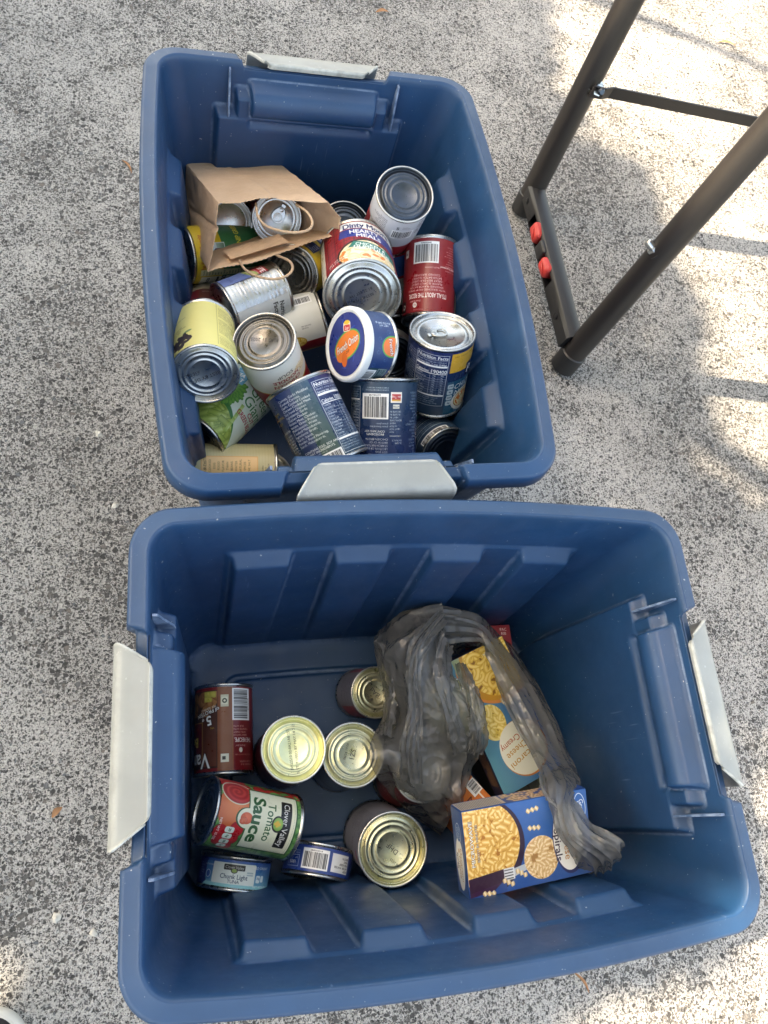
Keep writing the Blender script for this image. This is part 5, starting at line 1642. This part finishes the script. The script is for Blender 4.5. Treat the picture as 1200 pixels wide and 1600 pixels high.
BP = [[(0.3262, 0.1895, 0.165), (0.3449, 0.1856, 0.16), (0.3683, 0.1815, 0.155), (0.3882, 0.1749, 0.15)], [(0.3416, 0.1812, 0.12), (0.3634, 0.1823, 0.11), (0.3871, 0.1786, 0.11), (0.4068, 0.1715, 0.11)], [(0.3571, 0.1707, 0.08), (0.3804, 0.1777, 0.07), (0.4039, 0.1794, 0.07), (0.4213, 0.1649, 0.08)]]
BD = [[(0.4304, -0.1054, 0.175), (0.4464, -0.099, 0.195), (0.4611, -0.0912, 0.22)], [(0.4353, -0.1152, 0.17), (0.4509, -0.1107, 0.19), (0.4597, -0.1034, 0.215)], [(0.4518, -0.1205, 0.16), (0.4589, -0.1178, 0.18), (0.462, -0.1113, 0.2)]]
BS = [[(0.3887, 0.0052, 0.257), (0.3893, 0.005, 0.259), (0.3918, 0.0049, 0.257)], [(0.3849, -0.0129, 0.265), (0.3863, -0.0131, 0.267), (0.3896, -0.0127, 0.265)], [(0.3898, -0.0273, 0.272), (0.3913, -0.0269, 0.274), (0.3949, -0.0252, 0.272)], [(0.4014, -0.0427, 0.277), (0.4029, -0.0416, 0.279), (0.4066, -0.0393, 0.277)]]
def build_carrier():
    root = tag(empty('carrier_bag', loc=(0.36, 0.06, 0.008)), 'crumpled grey plastic carrier bag slumped open over cans and pasta boxes', 'plastic bag')
    O = Vector((0.36, 0.06, 0.008))
    pin = lambda u, v: (0.35 + 0.65 * min(1, abs(u - .72) * 6)) if False else 1.0
    def nip(u, v):   # the strap gathers to a twist before its tail
        return 0.25 + 0.75 * min(1.0, abs(u - 0.70) * 5)
    for nm, rows, nr, nc, amp, sd, pf in (('left_flap', BA, 170, 84, .0060, 1, None), ('right_flap', BB, 190, 70, .0042, 2, nip), ('back_fold', BP, 50, 60, .0040, 3, None),
                                          ('loose_corner', BD, 34, 34, .004, 4, None), ('torn_strand', BS, 50, 10, .0008, 5, None)):
        V, F = film_patch(rows, nr, nc, amp, sd, pinch=pf)
        mesh_obj(nm, V - np.array(O), F, M_FILM, root).data.set_sharp_from_angle(angle=R(22))
    H1 = [[(0.3119, 0.208, 0.195), (0.3173, 0.2016, 0.197), (0.3248, 0.1943, 0.192)], [(0.2694, 0.1698, 0.212), (0.2781, 0.1611, 0.215), (0.2894, 0.1554, 0.21)], [(0.2611, 0.1331, 0.205), (0.2688, 0.1288, 0.21), (0.2797, 0.1275, 0.205)], [(0.2673, 0.0939, 0.185), (0.2722, 0.0905, 0.192), (0.2826, 0.0891, 0.186)], [(0.2545, 0.0514, 0.172), (0.2637, 0.0465, 0.18), (0.2793, 0.0444, 0.172)], [(0.2637, 0.0154, 0.145), (0.2716, 0.0093, 0.152), (0.2853, 0.0069, 0.146)]]
    H2 = [[(0.2475, 0.1876, 0.13), (0.2488, 0.1801, 0.15), (0.2527, 0.1721, 0.165)], [(0.2618, 0.1503, 0.1), (0.2571, 0.1424, 0.14), (0.2585, 0.1362, 0.158)], [(0.2631, 0.1111, 0.08), (0.2566, 0.1029, 0.13), (0.2592, 0.0964, 0.15)], [(0.2338, 0.0697, 0.15), (0.2376, 0.0643, 0.165), (0.2462, 0.062, 0.168)]]
    H3 = [[(0.3158, 0.1845, 0.19), (0.3228, 0.1731, 0.185), (0.3375, 0.1683, 0.165)], [(0.2963, 0.132, 0.2), (0.306, 0.1307, 0.205), (0.3225, 0.1307, 0.19)], [(0.3053, 0.0907, 0.192), (0.3128, 0.087, 0.2), (0.3265, 0.0842, 0.19)], [(0.3156, 0.0543, 0.172), (0.3263, 0.0566, 0.18), (0.3417, 0.0579, 0.17)], [(0.3239, 0.0358, 0.16), (0.334, 0.0377, 0.165), (0.3533, 0.0403, 0.15)]]
    for rows, sd in ((H1, 11), (H2, 12), (H3, 13)):
        V, F = film_patch(rows, 110, 36, .0034, sd, edge_jit=.006)
        mesh_obj('handle_loop', V - np.array(O), F, M_FILM, root).data.set_sharp_from_angle(angle=R(22))
    # a loose inner fold over the can lid, pulled to a pucker
    rows = [[(0.3440, 0.150, .150), (0.352, 0.147, .155), (0.360, 0.142, .150)], [(0.338, 0.118, .175), (0.352, 0.116, .178), (0.3655, 0.112, .160)],
            [(0.340, 0.088, .178), (0.354, 0.086, .180), (0.3700, 0.084, .165)], [(0.343, 0.060, .172), (0.358, 0.060, .172), (0.3740, 0.056, .155)], [(0.345, 0.036, .155), (0.356, 0.036, .156), (0.3690, 0.034, .140)]]
    V, F = film_patch(rows, 80, 44, .004, 7)
    mesh_obj('inner_fold', V - np.array(O), F, M_FILM, root).data.set_sharp_from_angle(angle=R(22))
build_carrier()

# ------------------------------------------------------------------ brown paper bag
def build_paper_bag():
    A, B, H_ = (0.0013, 0.8816, 0.2091), (0.1358, 0.8699, 0.2320), (0.0036, 0.8111, 0.1562)
    Cc, D, E_, F_, G_ = (0.0476, 0.7143, 0.3085), (0.1819, 0.7069, 0.3383), (0.2012, 0.6941, 0.3279), (0.2002, 0.6864, 0.3081), (0.0356, 0.6445, 0.2622)
    v = lambda p: np.array(p, float)
    bm_ = v(B) + (v(H_) - v(A)) * 1.0
    O = Vector((0.09, 0.76, 0.16))
    root = tag(empty('paper_bag', loc=O), 'small brown paper bag with cord handles lying open on its side over cans', 'paper bag')
    # front loop (mouth): C top-left, D top-right, E/F right gusset, G bottom-left; back loop A, B, bm_, H
    mouth = [Cc, D, E_, F_, G_]
    mid_top = (v(A) + v(B)) / 2
    def seg(p, q, n): return [v(p) + (v(q) - v(p)) * t for t in np.linspace(0, 1, n, endpoint=False)]
    n1, n2, n3, n4, n5 = 60, 12, 10, 60, 40
    M_ = seg(Cc, D, n1) + seg(D, E_, n2) + seg(E_, F_, n3) + seg(F_, G_, n4) + seg(G_, Cc, n5)
    Bk = seg(A, B, n1) + seg(B, v(B) + (bm_ - v(B)) * .5, n2) + seg(v(B) + (bm_ - v(B)) * .5, bm_, n3) + seg(bm_, H_, n4) + seg(H_, A, n5)
    M_, Bk = np.array(M_), np.array(Bk)
    nc = len(M_)
    nr = 46
    ax = (M_.mean(0) - Bk.mean(0)); ax /= np.linalg.norm(ax)
    cen_m, cen_b = M_.mean(0), Bk.mean(0)
    G = np.zeros((nr, nc, 3))
    side = np.concatenate([np.full(n1, 0), np.full(n2 + n3, 1), np.full(n4, 2), np.full(n5, 3)])
    loc = np.concatenate([np.linspace(0, 1, n1), np.linspace(0, 1, n2 + n3), np.linspace(0, 1, n4), np.linspace(0, 1, n5)])
    for i in range(nr):
        t = i / (nr - 1)
        P_ = Bk + (M_ - Bk) * t
        cen = cen_b + (cen_m - cen_b) * t
        out = P_ - cen; out /= np.linalg.norm(out, axis=1, keepdims=True)
        for j in range(nc):
            s, l = side[j], loc[j]
            w = math.sin(math.pi * l)
            d = 0.0
            if s == 0: d = -.006 * w * math.exp(-((t - .28) / .13) ** 2) + .004 * w * t - .0022 * max(0, 1 - abs(t - .17 - .03 * math.sin(l * 7)) * 22) - .0016 * max(0, 1 - abs(t - .40 - .05 * l) * 26) + .0014 * max(0, 1 - abs(l - .42 - .1 * t) * 22) + .0022 * noise.noise(Vector((l * 4, t * 5, 1)))
            if s == 3: d = -.0065 * (1 - abs(2 * l - 1)) * (1 - .6 * t) - .0025 * max(0, 1 - abs(l - .25 - .4 * t) * 14) + .0020 * noise.noise(Vector((l * 3, t * 6, 4)))
            if s == 2: d = .004 * w * t + .0018 * noise.noise(Vector((l * 5, t * 4, 7)))
            if s == 1: d = -.006 * w * (1 - .6 * t) + .0015 * noise.noise(Vector((l * 3, t * 4, 9)))
            P_[j] += out[j] * d
            P_[j] += out[j] * .0008 * noise.noise(Vector(P_[j] * 90))
        if i == nr - 1:
            saw = np.where(np.arange(nc) % 2 == 0, .0012, -.0012)[:, None] * ax
            wav = np.array([.0035 * math.sin(l * 9 + s) if s in (0, 2) else 0 for s, l in zip(side, loc)])[:, None] * ax
            P_ = P_ + saw + wav
        G[i] = P_
    V = G.reshape(-1, 3) - np.array(O)
    F = grid_faces(nr, nc, True) + [tuple(range(nc))]
    o = mesh_obj('bag_body', V, F, M_KRAFT, root)
    o.data.set_sharp_from_angle(angle=R(28))
    md = o.modifiers.new('paper', 'SOLIDIFY'); md.thickness = .0004
    # glued patches behind the handle ends
    def cord(nm, pts):
        bm = bmesh.new()
        L = _crl(pts, 60)
        tube(bm, [Vector(p) - O for p in L], [.00165 + .00022 * math.sin(k * 1.9) for k in range(60)], 10)
        bm_obj(nm, bm, M_TWINE, root, True)
    cord('cord_handle', [(0.0943, 0.721, 0.3077), (0.0954, 0.6896, 0.3183), (0.1067, 0.6701, 0.3252), (0.1314, 0.6583, 0.3333), (0.1528, 0.6621, 0.3352), (0.1598, 0.6739, 0.3362), (0.1552, 0.6936, 0.3313), (0.1434, 0.7156, 0.3196)])
    cord('cord_handle', [(0.0745, 0.6607, 0.270), (0.0776, 0.6319, 0.2914), (0.0875, 0.6169, 0.2997), (0.0985, 0.6089, 0.3053), (0.1138, 0.606, 0.3085), (0.1282, 0.6116, 0.3092), (0.1359, 0.6224, 0.3099), (0.1334, 0.6383, 0.3041), (0.1204, 0.6617, 0.2845)])
    g, f = v(G_), v(F_)
    inn = (v(Cc) - g) * .03
    e1 = (f - g)
    back = -ax
    q = []
    for t0, dd in ((.18, .008), (.62, .008), (.62, .045), (.18, .045)):
        q.append(g + e1 * t0 + back * dd + inn + np.array([0, 0, .0035]))
    mesh_obj('handle_patch', [Vector(p) - O for p in q], [(0, 1, 2, 3)], M_KRAFT, root, smooth=False)
build_paper_bag()

# ------------------------------------------------------------------ shoe at the picture's lower left corner
def build_shoe():
    tip = Vector((-0.203, -0.184, 0))
    root = tag(empty('sneaker', loc=tip), 'toe of a black canvas sneaker with white rubber cap, bottom left', 'shoe')
    def ring(z, grow, n=64):
        pts = []
        for k in range(n):
            t = 2 * math.pi * k / n
            x, y = math.cos(t), math.sin(t)
            w = (0.047 if y > 0 else 0.040 + .004 * math.cos(t * 2)) + grow
            pts.append((x * w * (abs(x) ** -.06 if abs(x) > .05 else 1), (y * (.075 + grow) - .078) if y > 0 else (y * (.19 + grow) - .078), z))
        return pts
    def stack(rings, nm, mat):
        V = [p for r_ in rings for p in r_]
        n = len(rings[0])
        F = grid_faces(len(rings), n, True) + [tuple(range(n))[::-1], tuple((len(rings) - 1) * n + k for k in range(n))]
        o = mesh_obj(nm, V, F, mat, root); o.data.set_sharp_from_angle(angle=R(50)); return o
    stack([ring(0, -.002), ring(.004, 0), ring(.022, .001), ring(.027, -.001), ring(.029, -.006)], 'sole', M_RUBBER)
    stack([ring(.026, -.004), ring(.034, -.0045), ring(.050, -.009), ring(.062, -.018), ring(.070, -.028)], 'upper', M_CANVAS)
    n = 40
    V, F = [], []
    rows = 10
    for i in range(rows):
        s = i / (rows - 1)
        for k in range(n):
            t = math.pi * (0.12 + .76 * k / (n - 1))
            w = 0.0455 - .016 * s ** 1.5
            V.append((math.cos(t) * w, math.sin(t) * (.0735 - .036 * s) - .078, .028 + .030 * math.sin(s * 1.35)))
    mesh_obj('toe_cap', V, grid_faces(rows, n), M_RUBBER, root)
build_shoe()

# ------------------------------------------------------------------ litter on the ground
def leaf_bit(p, L, w, rot, label):
    bm = bmesh.new()
    n = 9
    rows = []
    for i in range(n):
        t = i / (n - 1)
        hw = w * math.sin(math.pi * (0.05 + .9 * t)) * .5
        x = (t - .5) * L; y = .14 * L * math.sin(t * 2.6)
        z = .0012 + .003 * math.sin(t * math.pi)
        rows.append([bm.verts.new((x, y - hw, z + .001)), bm.verts.new((x, y, z)), bm.verts.new((x, y + hw, z + .0014))])
    for r0, r1 in zip(rows, rows[1:]):
        for k in range(2): bm.faces.new((r0[k], r0[k + 1], r1[k + 1], r1[k]))
    o = bm_obj('dry_leaf', bm, M_DRY, None, True)
    o.location = (*p, 0); o.rotation_euler = (0, 0, R(rot))
    tag(o, label, 'dry leaf', 'dry leaf bits on the ground')
leaf_bit((1.2936, 1.6365), .052, .007, -8, 'dry orange leaf sliver on sunlit ground beyond the table legs')
leaf_bit((.413, 1.5412), .030, .009, 10, 'tiny brown leaf bit on ground above the far bin')
leaf_bit((.52, -.2624), .034, .004, -60, 'brown twig sliver on ground below the near bin')
leaf_bit((-.0898, 1.0509), .032, .004, -62, 'orange needle on ground left of the far bin')
leaf_bit((-.1474, .014), .016, .008, 40, 'small tan leaf scrap on ground left of near bin')
def pebble(p, r, label, sd):
    bm = bmesh.new()
    bmesh.ops.create_icosphere(bm, subdivisions=3, radius=r)
    for v_ in bm.verts:
        v_.co *= 1 + .6 * noise.noise(v_.co * (1.3 / r) + Vector((sd, 0, 0)))
        v_.co.z *= .55
    o = bm_obj('pebble', bm, M_PALE, None, True)
    o.location = (*p, r * .08)
    tag(o, label, 'pebble', 'pale pebbles on the ground')
pebble((-.1428, -.1039), .0052, 'largest pale pebble near the sneaker, left of the near bin', 1)
pebble((-.1003, -.1256), .0040, 'pale pebble between the sneaker and the near bin corner', 2)
pebble((-.1162, .5396), .0050, 'pale pebble alone on ground left of the far bin', 3)
pebble((-.0905, .425), .0046, 'pale pebble near the gap between the two bins, left side', 4)
